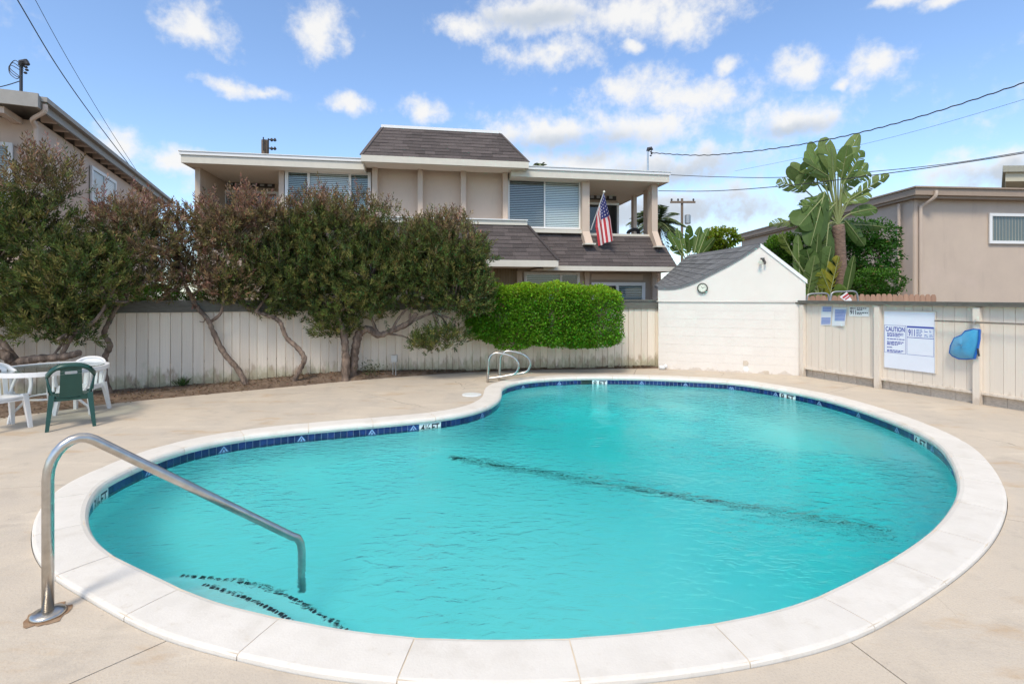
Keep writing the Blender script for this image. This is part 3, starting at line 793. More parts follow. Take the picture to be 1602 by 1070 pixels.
# ---- signs on the right fence
def on_fence(px, py, d): a = FR.sp(px, d); return a, FR.zp(px, py, d)
def place_text(body, a, z, w, h, d, mat, parent, bold=True):
    me, co = text_mesh(body, 1.0, 'lettering', bold); mn, mx = co.min(0), co.max(0)
    cc = (mn + mx) / 2; co = (co - cc) * np.array([w / (mx[0] - mn[0]), h / (mx[1] - mn[1]), 0])
    set_co(me, [FR.w(a + c[0], d, z + c[1]) for c in co]); return link('lettering', me, mat, parent)
def bars(parent, a0, a1, z0, z1, rows, d, mat, name='text_lines', seedv=1, lens=None):
    rnd = random.Random(seedv); m_ = MB(); h = (z0 - z1) / rows
    for r in range(rows):
        z = z0 - h * (r + .5); end = lerp(a0, a1, lens[r] if lens else rnd.uniform(.72, 1.0)); x = a0
        if lens and lens[r] == 0: continue
        while x < end:
            w = min(rnd.uniform(.02, .06), end - x); m_.quad(*[FR.w(xx, d, zz) for xx, zz in ((x, z - h * .3), (x + w, z - h * .3), (x + w, z + h * .3), (x, z + h * .3))]); x += w + .009
    return m_.build(name, mat, parent)
a0, zt_ = on_fence(1383.5, 486, .03); a1, _ = on_fence(1463.5, 486, .03); zb_ = on_fence(1384, 574.5, .03)[1]
sg = empty('caution_sign', FR.w((a0 + a1) / 2, .03, zb_), 'large white pool rules board headed CAUTION in blue beside the 911 table', 'sign')
MB().fbox(FR, a0, a1, .018, .034, zb_, zt_).build('board_panel', M_sign, sg)
MB().fbox(FR, a0 - .005, a1 + .005, .017, .042, zt_ - .012, zt_ + .006).fbox(FR, a1 - .004, a1 + .007, .017, .042, zb_, zt_ - .012).build('edge_strip', M_board_clean, sg)
Wd = a1 - a0; Hh = zt_ - zb_; D1 = .0355
am = a0 + Wd * .455; zc1 = zt_ - Hh * .25; zc0 = zt_ - Hh * .735
def outline(m_, x0, x1, z0, z1, t=.005):
    for (p0, p1, q0, q1) in ((x0, x1, z0, z0 + t), (x0, x1, z1 - t, z1), (x0, x0 + t, z0 + t, z1 - t), (x1 - t, x1, z0 + t, z1 - t)):
        m_.quad(FR.w(p0, D1, q0), FR.w(p1, D1, q0), FR.w(p1, D1, q1), FR.w(p0, D1, q1))
ol = MB(); outline(ol, a0 + .005, am - .008, zc0, zc1); outline(ol, am + .008, a1 - .02, zc0 - .0, zc1)
ol.quad(*[FR.w(x, D1, z) for x, z in ((am + .012, zc1 - .205), (a1 - .024, zc1 - .205), (a1 - .024, zc1 - .195), (am + .012, zc1 - .195))])
ol.quad(*[FR.w(x, D1, z) for x, z in ((am + .013, zc1 - .03), (a1 - .025, zc1 - .03), (a1 - .025, zc1 - .005), (am + .013, zc1 - .005))])
ol.build('printed_frame', M_ink, sg)
place_text('CAUTION', (a0 + am) / 2, zc1 - .072, (am - a0) * .86, .085, D1 + .001, M_ink, sg)
bars(sg, a0 + .05, am - .03, zc1 - .135, zc0 + .012, 14, D1, M_ink, seedv=3, lens=[.95,.93,.72,0,1,0,.95,.85,.62,0,.3,0,.97,.85])
W2 = a1 - .02 - am
place_text('911', am + W2 * .2, zc1 - .115, W2 * .24, .12, D1 + .001, M_ink, sg)
bars(sg, am + W2 * .37, am + W2 * .6, zc1 - .05, zc1 - .18, 5, D1, M_ink_soft, seedv=5); bars(sg, am + W2 * .66, am + W2 * .8, zc1 - .05, zc1 - .18, 5, D1, M_ink_soft, seedv=6, lens=[.2,.9,0,.9,1]); bars(sg, am + W2 * .84, am + W2 * .96, zc1 - .05, zc1 - .18, 5, D1, M_ink_soft, seedv=7, lens=[.3,.5,0,1,1])
def flat_sign(name, px0, px1, py0, py1, label, mat):
    a0, z1 = on_fence(px0, py0, .02); a1 = on_fence(px1, py0, .02)[0]; z0 = on_fence(px0, py1, .02)[1]
    e_ = empty(name, FR.w((a0 + a1) / 2, .02, z0), label, 'sign'); MB().fbox(FR, a0, a1, .014, .019, z0, z1).build('panel', mat, e_); return e_, a0, a1, z0, z1
e_, a0, a1, z0, z1 = flat_sign('emergency_sign', 1328.5, 1359, 480.3, 494.5, 'small white sign with black 911 at the top of the right fence', M_white_tile)
place_text('911', lerp(a0, a1, .2), lerp(z0, z1, .42), (a1 - a0) * .3, (z1 - z0) * .52, .0205, M_black, e_)
bars(e_, lerp(a0, a1, .04), lerp(a0, a1, .34), lerp(z0, z1, .95), lerp(z0, z1, .74), 1, .0205, M_black, seedv=2); bars(e_, lerp(a0, a1, .4), lerp(a0, a1, .96), lerp(z0, z1, .95), lerp(z0, z1, .15), 5, .0205, M_black, seedv=4, lens=[.9,.5,0,1,.45])
# two curling paper notices
for (xa, xb, ya, yb, lab, blocks, curl) in ((1285, 1301.5, 479, 509, 'left of the two faded blue paper notices on the right fence', ((.12,.95,.98,.72),(.05,.95,.42,.06)), .02),
                                       (1302.5, 1325, 481, 510, 'right paper notice on the right fence with its corner curling', ((.18,.95,.90,.28),), .06)):
    a0, z1 = on_fence(xa, ya, .02); a1 = on_fence(xb, ya, .02)[0]; z0 = on_fence(xa, yb, .02)[1]
    e_ = empty('paper_notice', FR.w((a0 + a1) / 2, .02, z0), lab, 'notice')
    m_ = MB(); N_ = 8
    def pp(u, v_, off=0.0):
        k = max(0, u * .7 + (1 - v_) * .7 - .7); return FR.w(lerp(a0, a1, u) - (.02 * (1 - v_)), .016 + curl * k + off, lerp(z0, z1, v_) + .02 * k)
    for i in range(N_):
        for j in range(N_): m_.quad(pp(i / N_, j / N_), pp((i + 1) / N_, j / N_), pp((i + 1) / N_, (j + 1) / N_), pp(i / N_, (j + 1) / N_))
    m_.build('sheet', M_paper, e_)
    bk = MB()
    for (u0, u1, v1_, v0_) in blocks:
        rows = max(3, int((v1_ - v0_) / .07))
        for r in range(rows):
            va = lerp(v0_, v1_, r / rows); vb = lerp(v0_, v1_, (r + .82) / rows)
            for i in range(6): ua, ub = lerp(u0, u1, i / 6), lerp(u0, u1, (i + 1) / 6); bk.quad(pp(ua, va, .0015), pp(ub, va, .0015), pp(ub, vb, .0015), pp(ua, vb, .0015))
    bk.build('print', M_ink_soft, e_)
# pole and net
a0, zz = on_fence(1462, 502, .13); pl = empty('net_pole', FR.w(a0, .13, zz), 'thin aluminium pole hanging level along the right fence', 'pole')
a_end = LR - .3; MB().tube([FR.w(a0, .128, zz), FR.w(a_end, .128, zz + .0)], .013, 10).build('tube', M_steel, pl, smooth=True)
for s in posts[2:4]: MB().tube([FR.w(s, .106, zz + .035), FR.w(s, .155, zz + .03), FR.w(s, .16, zz - .02), FR.w(s, .106, zz - .03)], .005, 6).build('hook', M_steel, pl)
NETP = [(1534,516),(1524,515),(1510,518),(1505,524),(1493,529),(1487,541),(1485.5,552),(1490,557),(1500,561.5),(1512,562),(1526,561),(1531,545)]
net = empty('leaf_net', FR.w(FR.sp(1512), .05, 1.0), 'bright blue leaf skimmer net hanging on the right fence', 'net')
na = [(FR.sp(x, .12), FR.zp(x, y, .12)) for x, y in NETP]
ca, cz = sum(a for a, z in na) / len(na), sum(z for a, z in na) / len(na)
m_ = MB(); rings_ = [(1, .118), (.93, .14), (.7, .17), (.35, .185), (.02, .185)]
for (k, dd) in rings_: m_.v += [tuple(FR.w(lerp(ca, a, k), dd + .01 * math.sin(i * 2.1) * (k < .95), lerp(cz, z, k))) for i, (a, z) in enumerate(na)]
nn = len(na)
for r in range(4):
    for i in range(nn): m_.f.append((r * nn + i, r * nn + (i + 1) % nn, (r + 1) * nn + (i + 1) % nn, (r + 1) * nn + i)); m_.m.append(0)
m_.build('netting', M_net, net, smooth=True)
MB().tube([FR.w(a, .125, z) for a, z in na + na[:1]], .009, 6).build('rim', M_net_rim, net)
MB().tube([FR.w(a, .145, z) for a, z in (na[0], (lerp(na[0][0], na[-1][0], .5) + .01, lerp(na[0][1], na[-1][1], .5)), na[-1], na[-2])], [.016] * 4, 8).build('frame', M_net_rim, net)
MB().tube([FR.w(na[-1][0], .15, na[-1][1]), FR.w(na[-1][0] + .02, .15, na[-1][1] - .12)], .014, 8).build('handle_socket', M_dark_metal, net)

# ------------------------------------------------------------------ pump shed
S0, S1 = G(1030, 576.5), G(1256, 588); SD = Vector((S1.x - S0.x, S1.y - S0.y)); SF = Frame((S0.x, S0.y), SD); SL = SD.length
shed = empty('pump_shed', S0, 'small white block pump shed with grey shingled roof', 'shed')
zj = SF.zp(1140, 472.3, 0)
back = Vector((-.15, 1, 0)).normalized() * 3.0
crs = 8; bh = zj / crs
for r in range(crs):
    x = 0.0; first = True
    while x < SL - .01:
        w = (.2 if (r % 2 and first) else .405); first = False; x1 = min(x + w, SL)
        b_ = MB(); e = .0019; b_.fbox(SF, x + (e if x else 0), x1 - (e if x1 < SL else 0), -.19, random.uniform(-.0005, .0015), r * bh + (e if r else 0), (r + 1) * bh - e); b_.build('block', M_block, shed); x = x1
MB().fbox(SF, .003, SL - .003, -.195, -.0032, 0, zj - .002).build('wall_core', M_block, shed)
for (s0_, dd) in ((0, 1), (SL, -1)):
    p0 = SF.w(s0_ + dd * .01, -.19, 0); p1 = SF.w(s0_ + dd * .15, -.19, 0)
    MB().hexa([p0, p1, p1 + back, p0 + back] + [q_ + Vector((0, 0, zj + .02)) for q_ in (p0, p1, p1 + back, p0 + back)]).build('side_wall', M_block, shed)
# gable: pixels of its outline on the front plane
gp = [(1029.5,471.5),(1029.5,450.6),(1048,451),(1066,448.5),(1087,441),(1108,430.5),(1135,417),(1162,401.5),(1189.5,383),(1260,439),(1260,471.5)]
gw = [(SF.sp(x, .0), SF.zp(x, y, .0)) for x, y in gp]
gm = MB(); gm.prism([SF.w(a, -.10, z) for a, z in gw], SF.n * .125); gm.build('gable', M_stucco_white, shed)
for a in (.36, .66): pass
MB().fbox(SF, gw[0][0] - .03, gw[-1][0] + .02, .022, .032, zj - .004, zj + .012).build('joint_strip', M_block, shed)
# roof, left slope: a ruled surface from the flared front rake back to the straight rear rake
rake = catmull([SF.w(a, .045, z + .012) for a, z in gw[1:9]], 4)
rb0 = P(1077, 400, 14.3); rb1 = P(1024, 447.5, 14.6)
def rakef(t):   # t 0 eave .. 1 ridge
    k = t * (len(rake) - 1); i = min(int(k), len(rake) - 2); return rake[i].lerp(rake[i + 1], k - i)
def rakeb(t): return rb1.lerp(rb0, t)
roof = MB(); T = 14
for i in range(T):
    a, b = i / T, (i + 1) / T; dn = Vector((0, 0, -.05)); roof.hexa([rakef(a) + dn, rakeb(a) + dn, rakeb(b) + dn, rakef(b) + dn, rakef(a), rakeb(a), rakeb(b), rakef(b)])
ro = roof.build('roof', M_shingle_grey, shed)
rows = 11
for r in range(rows):
    t0, t1 = r / rows, min(1.0, (r + 1.25) / rows); nS = 13; sh = (random.random()) / nS
    xs = [0] + [min(1, max(0, (k + sh + random.uniform(-.12, .12) / 1) / nS)) for k in range(1, nS)] + [1]
    for x0, x1 in zip(xs[:-1], xs[1:]):
        if x1 - x0 < .015: continue
        x1 -= .0015
        A, B, C_, D_ = rakef(t0).lerp(rakeb(t0), x0), rakef(t0).lerp(rakeb(t0), x1), rakef(t1).lerp(rakeb(t1), x1), rakef(t1).lerp(rakeb(t1), x0)
        n_ = (B - A).cross(D_ - A).normalized(); n_ = n_ if n_.z > 0 else -n_
        hb = random.uniform(.014, .024)
        MB().hexa([A + n_ * .002, B + n_ * .002, C_ + n_ * .002, D_ + n_ * .002, A + n_ * hb, B + n_ * hb, C_ + n_ * .005, D_ + n_ * .005]).build('shingle', M_shingle_grey, ro)
# right slope slab and its white barge edge
A, B = SF.w(gw[8][0], .03, gw[8][1]), SF.w(gw[9][0] + .03, .03, gw[9][1] - .01); bk_ = rb0 - rakef(1.0)
up = Vector((0, 0, .03))
MB().hexa([A, B, B + bk_, A + bk_, A + up, B + up, B + bk_ + up, A + bk_ + up]).build('roof_slope', M_shingle_grey, shed)
o_ = SF.n * .02
MB().hexa([A + o_ - up * 2, B + o_ - up * 2, B - up * 2, A - up * 2, A + o_ + up * .9, B + o_ + up * .9, B + up * .9, A + up * .9]).build('barge_board', M_wtrim, shed)
# patched holes at the foot
for (x0, x1, y0, y1, mt, nm) in ((1162,1171,564,572.5,M_kick,'vent_brick'),(1163,1171,573,581,M_white_tile,'patch'),(1194,1204,579.5,586.5,M_kick,'broken_patch')):
    a0, z1 = SF.sp(x0, .0), SF.zp(x0, y0, .0); a1, z0 = SF.sp(x1, .0), SF.zp(x0, y1, .0)
    h_ = MB(); n = 9; cx_, cz_ = (a0 + a1) / 2, (z0 + z1) / 2
    pl_ = [SF.w(cx_ + (a1 - a0) / 2 * random.uniform(.8, 1.1) * math.copysign(abs(math.cos(k * 2 * math.pi / n)) ** .5, math.cos(k * 2 * math.pi / n)), -.01, cz_ + (z1 - z0) / 2 * random.uniform(.8, 1.1) * math.copysign(abs(math.sin(k * 2 * math.pi / n)) ** .5, math.sin(k * 2 * math.pi / n))) for k in range(n)]
    h_.prism(pl_, SF.n * .016).build(nm, mt, shed)
# clock and lamp on the gable
ca, cz = SF.sp(1099, .05), SF.zp(1099, 451, .05); ck = empty('wall_clock', SF.w(ca, .03, cz), 'round cream wall clock on the shed gable', 'clock')
def disc(fr, a, z, d0, d1, r, seg=28): return MB().prism([fr.w(a + r * math.cos(k * 2 * math.pi / seg), d0, z + r * math.sin(k * 2 * math.pi / seg)) for k in range(seg)], fr.n * (d1 - d0))
disc(SF, ca, cz, .027, .075, .115).build('rim', M_green_rim, ck); disc(SF, ca, cz, .0755, .079, .088).build('dial', M_cream_dial, ck)
hd = MB()
for k in range(12):
    an = k * math.pi / 6; c, s = math.cos(an), math.sin(an); hd.quad(*[SF.w(ca + r_ * c - w_ * s, .0805, cz + r_ * s + w_ * c) for r_, w_ in ((.066,-.004),(.08,-.004),(.08,.004),(.066,.004))])
hd.build('hour_marks', M_black, ck)
for (an, ln) in ((R(125), .045), (R(20), .065)):
    c, s = math.cos(an), math.sin(an); MB().quad(*[SF.w(ca + r_ * c - w_ * s, .082, cz + r_ * s + w_ * c) for r_, w_ in ((-.01,-.004),(ln,-.003),(ln,.003),(-.01,.004))]).build('hand', M_black, ck)
la, lz = SF.sp(1193, .06), SF.zp(1193, 410, .06); lm = empty('flood_lamp', SF.w(la, .03, lz), 'small flood lamp below the shed gable peak', 'lamp')
MB().fbox(SF, la - .04, la + .04, .027, .055, lz, lz + .09).build('bracket', M_vent, lm)
MB().tube([SF.w(la - .03, .06, lz + .03), SF.w(la - .04, .12, lz - .0), SF.w(la - .045, .17, lz - .02)], [.02, .032, .045], 12).build('lamp_head', M_cream_dial, lm)
MB().tube([SF.w(la + .03, .06, lz + .05), SF.w(la + .05, .1, lz - .01), SF.w(la + .04, .11, lz - .05)], [.015, .02, .02], 10).build('sensor', M_vent, lm)
pv = G(1037, 578); pp_ = empty('drain_pipe', (pv.x, pv.y - .02, 0), 'short white drain pipe elbow at the shed corner', 'pipe')
MB().tube([(pv.x - .09, pv.y + .0, .05), (pv.x + .04, pv.y - .03, .05)], .048, 14).build('pipe_body', M_plastic_w, pp_, smooth=True)
MB().tube([(pv.x + .03, pv.y - .03, .055), (pv.x + .08, pv.y - .02, .10)], [.05, .045], 14).build('elbow', M_plastic_w, pp_, smooth=True)
# ------------------------------------------------------------------ the two-storey house behind the fence
HF = Frame((1.9, 15.4), (.9864, .1645))
house = empty('apartment_house', HF.w(0, 0, 0), 'taupe two storey house with brown shingled mansard roofs behind the fence', 'house')
S_ = HF.sp; Z_ = HF.zp
def hbox(name, a0, a1, d0, d1, z0, z1, mat, parent=house): return MB().fbox(HF, a0, a1, d0, d1, z0, z1).build(name, mat, parent)
aL, aR = S_(308), S_(1028); ZT = Z_(900, 281, .0) + .12          # wall ends, ceiling height
bl0, bl1 = S_(314), S_(440); br0, br1 = S_(918), S_(1020)          # balcony openings
DB = -1.7
Z_floor2 = Z_(960, 392, .3)                                        # balcony floor
# walls
hbox('wall', bl1, br0, -.16, 0, 0, ZT, M_wall)
hbox('back_wall', aL, bl1 - .002, DB - .1, DB, 0, ZT, M_wall); hbox('back_wall', br0 + .002, aR - .9, DB - .1, DB, 0, ZT, M_wall)
hbox('return_wall', bl1 - .1, bl1 - .002, DB + .002, -.162, 0, ZT, M_wall); hbox('return_wall', br0 + .002, br0 + .1, DB + .002, -.162, 0, ZT, M_wall)
hbox('side_wall', aL, aL + .12, -8, DB - .102, 0, ZT, M_wall); hbox('side_wall', aR - 1.02, aR - .9, -8, DB - .102, 0, ZT, M_wall)
# ground floor below the balconies
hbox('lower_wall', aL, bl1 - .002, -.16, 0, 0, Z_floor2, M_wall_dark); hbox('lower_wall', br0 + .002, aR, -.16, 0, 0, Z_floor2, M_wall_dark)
hbox('balcony_floor', aL, bl1 - .1, DB, -.165, Z_floor2 - .2, Z_floor2, M_soffit); hbox('balcony_floor', br0 + .1, aR, DB, -.165, Z_floor2 - .2, Z_floor2, M_soffit)
# flat roofs with fascia
def fascia_roof(pxl, pxr, ytl, ybl, ytr, ybr, d1, name):
    zt_ = (Z_(pxl, ytl, d1) + Z_(pxr, ytr, d1)) / 2; zb_ = (Z_(pxl, ybl, d1) + Z_(pxr, ybr, d1)) / 2; a0, a1 = S_(pxl, d1), S_(pxr, d1)
    hbox('flat_roof', a0 + .05, a1 - .05, -8, d1 - .045, zb_ + .03, zt_ - .03, M_gravel)
    hbox('soffit', a0 + .05, a1 - .05, -8, d1 - .045, zb_ + .006, zb_ + .027, M_soffit)
    fa = hbox('fascia', a0, a1, d1 - .043, d1, zb_, zt_ - .10, M_trim)
    MB().fbox(HF, a0 - .03, a1 + .03, -.5, d1 + .035, zt_ - .098, zt_ - .02).fbox(HF, a0 - .05, a1 + .05, -.5, d1 + .055, zt_ - .018, zt_).build('drip_edge', M_wtrim, fa)
    for (e0, e1) in ((a0, a0 + .043), (a1 - .043, a1)): hbox('side_fascia', e0, e1, -8, d1 - .045, zb_, zt_ - .1, M_trim)
    return zt_, zb_
zrl = fascia_roof(283, 570, 237.5, 256.5, 247, 264, .62, 'l')
zrr = fascia_roof(800, 1047, 256, 273, 272, 288.5, .62, 'r')
hbox('ceiling', S_(560), S_(830), -2, .2, ZT - .02, ZT + .05, M_soffit)
# shingle fields
def shingle_field(parent, bl, br, tr, tl, rows, aw, mat, base=True):
    if base: MB().hexa([bl, br, tr, tl] + [p + Vector((0, 0, -.05)) - HF.n * .04 for p in (bl, br, tr, tl)]).build('underlay', mat, parent)
    n_ = (br - bl).cross(tl - bl).normalized(); n_ = n_ if n_.z > 0 else -n_
    for r in range(rows):
        t0, t1 = r / rows, min(1.0, (r + 1.2) / rows)
        L0, R0, L1, R1 = bl.lerp(tl, t0), br.lerp(tr, t0), bl.lerp(tl, t1), br.lerp(tr, t1)
        e = (br - bl).normalized(); len0 = (R0 - L0).length; x = -random.random() * aw
        cuts = []
        while x < len0:
            if x > .06 and x < len0 - .06: cuts.append(x)
            x += aw * random.uniform(.7, 1.3)
        cuts = [0] + cuts + [len0]
        for q in range(len(cuts) - 1):
            a, b = cuts[q], cuts[q + 1] - .004
            A, B = L0 + e * a, L0 + e * b
            sl = (L1 - L0).dot(e); sr = (R1 - R0).dot(e); up_ = (L1 - L0) - e * sl
            D_ = A + up_ + e * (sl if q == 0 else 0); C_ = B + up_ + e * (sr if q == len(cuts) - 2 else 0)
            if (C_ - D_).dot(e) < .02: continue
            hb = random.uniform(.012, .022)
            MB().hexa([A + n_ * .001, B + n_ * .001, C_ + n_ * .001, D_ + n_ * .001, A + n_ * hb, B + n_ * hb, C_ + n_ * .004, D_ + n_ * .004]).build('shingle', mat, parent)
def hw(px, py, d): return HF.w(S_(px, d), d, Z_(px, py, d))
# upper mansard
DU = .95
zub = (Z_(565, 243, DU) + Z_(826, 254, DU)) / 2; zut = (Z_(598, 200, .15) + Z_(782, 210, .15)) / 2
aU0, aU1 = S_(565, DU), S_(827, DU); aT0, aT1 = S_(598, .15), S_(783, .15)
mans = hbox('upper_mansard', aU0 + .1, aU1 - .1, -1.2, DU - .1, zub - .03, zub + .01, M_soffit)
shingle_field(mans, HF.w(aU0, DU, zub), HF.w(aU1, DU, zub), HF.w(aT1, .15, zut), HF.w(aT0, .15, zut), 9, .36, M_shingle)
for (a_, t_, sg_) in ((aU0, aT0, 1), (aU1, aT1, -1)):
    MB().quad(HF.w(a_, DU, zub), HF.w(t_, .15, zut), HF.w(t_, -2.0, zut), HF.w(a_, -2.8, zub)).build('side_slope', M_shingle, mans)
    MB().tube([HF.w(a_, DU, zub + .01), HF.w(t_, .15, zut + .01)], 1.0, square=(.05, .012)).build('hip_cap', M_shingle, mans)
hbox('ridge_board', aT0 - .03, aT1 + .03, -.1, .18, zut, zut + .08, M_wtrim, mans)
hbox('top_deck', aT0, aT1, -2, -.1, zut - .1, zut - .005, M_gravel, mans)
zfb = (Z_(567, 252, DU + .03) + Z_(822, 264, DU + .03)) / 2
hbox('mansard_fascia', aU0, aU1, DU - .04, DU + .03, zfb, zub - .002, M_trim, mans)
hbox('mansard_soffit', aU0 + .02, aU1 - .02, .2, DU - .042, zfb + .02, zfb + .05, M_soffit, mans)
for e in (aU0, aU1 - .05): hbox('mansard_return', e, e + .05, .65, DU - .042, zfb, zub - .03, M_trim, mans)
# fins between the blank stucco panels
for (x0, x1) in ((582, 590.5), (653.5, 661.5), (721, 729), (787, 794.5)):
    hbox('fin', S_(x0, .3), S_(x1, .3), .002, .3, Z_(720, 350, .3), ZT - .021, M_wall)
# band (ledge) above the lower centre mansard, and the lower mansards
DC = .55
zbd1 = Z_(790, 345, DC + .05); zbd0 = Z_(790, 352, DC + .05)
hbox('ledge', S_(446, DC), S_(824.5, DC), .002, DC + .05, zbd0, zbd1, M_trim)
hbox('ledge_cap', S_(446, DC), S_(825, DC), .002, DC + .09, zbd1 + .002, zbd1 + .03, M_wtrim)
DE = 1.35
zce = Z_(820, 407, DE); zcb = Z_(820, 417.5, DE)
lc = hbox('lower_mansard', S_(430, DE), S_(873, DE) - .02, .002, DE - .045, zcb + .02, zcb + .05, M_soffit)
bl, br = HF.w(S_(640, DE), DE, zce), HF.w(S_(874, DE), DE, zce); tl, tr = HF.w(S_(640, DE), DC, zbd0 - .004), HF.w(S_(826, DC), DC, zbd0 - .004)
shingle_field(lc, bl, br, tr, tl, 9, .36, M_shingle)
MB().quad(HF.w(S_(430, DE), DE, zce), bl, tl, HF.w(S_(430, DE), DC, zbd0 - .004)).build('slope', M_shingle, lc)
MB().quad(br, HF.w(S_(874, DE), .55, zce), tr).build('hip_return', M_shingle, lc)
MB().tube([br + Vector((0, 0, .012)), tr + Vector((0, 0, .012))], 1.0, square=(.06, .012)).build('hip_cap', M_shingle, lc)
hbox('lower_fascia', S_(430, DE), S_(873.5, DE), DE - .043, DE + .01, zcb, zce - .003, M_trim, lc)
hbox('fascia_return', S_(873.5, DE) - .043, S_(873.5, DE), .5, DE - .045, zcb, zce - .01, M_trim, lc)
DRr = .95
zr1 = (Z_(880, 364, .1) + Z_(1018, 372, .1)) / 2; zre = (Z_(880, 413.5, DRr) + Z_(1055, 420, DRr)) / 2; zrb = (Z_(880, 420, DRr) + Z_(1045, 428, DRr)) / 2
lr = hbox('lower_mansard', S_(840, DRr), S_(1058, DRr) - .05, .002, DRr - .045, zrb + .02, zrb + .05, M_soffit)
bl, br = HF.w(S_(845, DRr), DRr, zre), HF.w(S_(1060, DRr), DRr, zre); tl, tr = HF.w(S_(845, DRr), .1, zr1), HF.w(S_(1031, .1), .1, zr1)
shingle_field(lr, bl, br, tr, tl, 9, .37, M_shingle)
MB().quad(br, HF.w(S_(1060, DRr), -8, zre), HF.w(S_(1031, .1), -8, zr1), tr).build('side_slope', M_shingle, lr)
hbox('lower_fascia', S_(850, DRr), S_(1059, DRr), DRr - .043, DRr + .01, zrb, zre - .003, M_trim, lr)
hbox('fascia_return', S_(1059, DRr) - .043, S_(1059, DRr), -8, DRr - .045, zrb, zre - .003, M_trim, lr)
# balcony posts, ledges
def post(px0, px1, ytop, yfoot, d=.30, foot=True):
    a0, a1 = S_(px0, d), S_(px1, d); zf = Z_(px0, yfoot, d + .32)
    p = MB(); p.fbox(HF, a0, a1, -.02, d, Z_(px0, 362, d), ZT - .022)
    zk = Z_(px0, 362, d)
    p.hexa([HF.w(a0, d + .32, zf), HF.w(a1, d + .32, zf), HF.w(a1, .0, zf), HF.w(a0, .0, zf), HF.w(a0, d, zk - .002), HF.w(a1, d, zk - .002), HF.w(a1, .0, zk - .002), HF.w(a0, .0, zk - .002)])
    o = p.build('post', M_wall, house)
    if foot: hbox('post_foot', a0 - .04, a1 + .06, d + .1, d + .40, zf - .045, zf - .002, M_trim, o)
    return o
post(911, 922.5, 283, 380.5); post(1020, 1029, 288, 384.5)
hbox('corner_post', S_(305, .1), S_(313, .1), -.2, .1, Z_floor2, ZT - .022, M_wall); hbox('corner_post', S_(436, .12), S_(444, .12), .002, .12, Z_floor2, ZT - .022, M_wall)
# right end wall with its own opening to the side
hbox('end_wall', aR - .12, aR, -.75, -.025, Z_floor2 + .002, ZT - .022, M_wall)
hbox('end_wall', aL, aL + .12, DB + .002, -.205, Z_floor2 + .002, ZT - .022, M_wall)
hbox('end_post', aR - .16, aR - .04, DB + .05, DB + .25, Z_floor2 + .002, ZT - .022, M_wall)
zl1 = (Z_(930, 362.5, .12) + Z_(1018, 369.5, .12)) / 2
hbox('parapet', br0, br1 + .1, -.13, .08, Z_floor2, zl1 - .11, M_wall); hbox('parapet_cap', br0, br1 + .1, -.17, .13, zl1 - .108, zl1, M_trim)
hbox('end_parapet', aR - .12, aR, DB + .25, -.755, Z_floor2 + .002, zl1 - .11, M_wall); hbox('parapet_cap', aR - .15, aR + .02, DB + .25, -.755, zl1 - .105, zl1, M_trim)
hbox('parapet', bl0, bl1, -.13, .08, Z_floor2, zl1 - .11, M_wall); hbox('parapet_cap', bl0, bl1, -.17, .13, zl1 - .108, zl1, M_trim)
# windows
def window(fr, parent, a0, a1, z0, z1, d, splits, fw=.07, blind=None, mat=M_wtrim, dark=M_dark, depth=.1, sl_mat=None, proud=.03, cover=1.0):
    fm = MB(); fm.fbox(fr, a0, a1, d - .02, d + proud, z1 - fw, z1).fbox(fr, a0, a1, d - .02, d + proud, z0, z0 + fw)
    xs = [a0] + [lerp(a0, a1, s) for s in splits] + [a1]
    for k, x in enumerate(xs):
        w0, w1 = (x, x + fw) if k == 0 else ((x - fw, x) if k == len(xs) - 1 else (x - fw * .4, x + fw * .4))
        fm.fbox(fr, w0, w1, d - .02, d + proud - .003, z0 + fw + .001, z1 - fw - .001)
    o = fm.build('window', mat, parent)
    for k in range(len(xs) - 1):
        p0, p1 = xs[k] + fw * .4, xs[k + 1] - fw * .4
        MB().quad(fr.w(p0, d + .004 + .004 * (k % 2), z0 + fw * .5), fr.w(p1, d + .004 + .004 * (k % 2), z0 + fw * .5), fr.w(p1, d + .004 + .004 * (k % 2), z1 - fw * .5), fr.w(p0, d + .004 + .004 * (k % 2), z1 - fw * .5)).build('pane', M_glass, o)
        bmat = blind[k] if isinstance(blind, (list, tuple)) else blind; hs_ = .046 if bmat is M_blind else .034
        if bmat:
            b_ = MB(); zz = z1 - fw; zend = lerp(z1, z0, cover)
            while zz > zend:
                b_.hexa([fr.w(p0, d - .035, zz - hs_), fr.w(p1, d - .035, zz - hs_), fr.w(p1, d - .055, zz - .010), fr.w(p0, d - .055, zz - .010), fr.w(p0, d - .033, zz - hs_ + .002), fr.w(p1, d - .033, zz - hs_ + .002), fr.w(p1, d - .053, zz - .008), fr.w(p0, d - .053, zz - .008)]); zz -= .052
            b_.build('blind', bmat, o)
    MB().quad(fr.w(a0 + .01, d - .07, z0 + .01), fr.w(a1 - .01, d - .07, z0 + .01), fr.w(a1 - .01, d - .07, z1 - .01), fr.w(a0 + .01, d - .07, z1 - .01)).build('dark_room_sheet', dark, o)  # flat dark sheet stands in for the unlit room behind the panes
    return o
M_blind_grey = material('grey_blind', (.46,.48,.49), rough=.5)
M_blind_green = material('green_blind', (.40,.52,.50), rough=.5)
M_curtain = material('pale_curtain', (.50,.60,.62), rough=.8)
D0 = .075
window(HF, house, S_(446, D0), S_(580.5, D0), Z_(510, 345, D0), Z_(510, 267.5, D0), D0, (.27, .75), .085, [M_blind_green, M_blind, M_blind_green])
window(HF, house, S_(794.5, D0), S_(908, D0), Z_(850, 358, D0), Z_(850, 280.5, D0), D0, (.5,), .05, [M_blind_grey, M_blind])
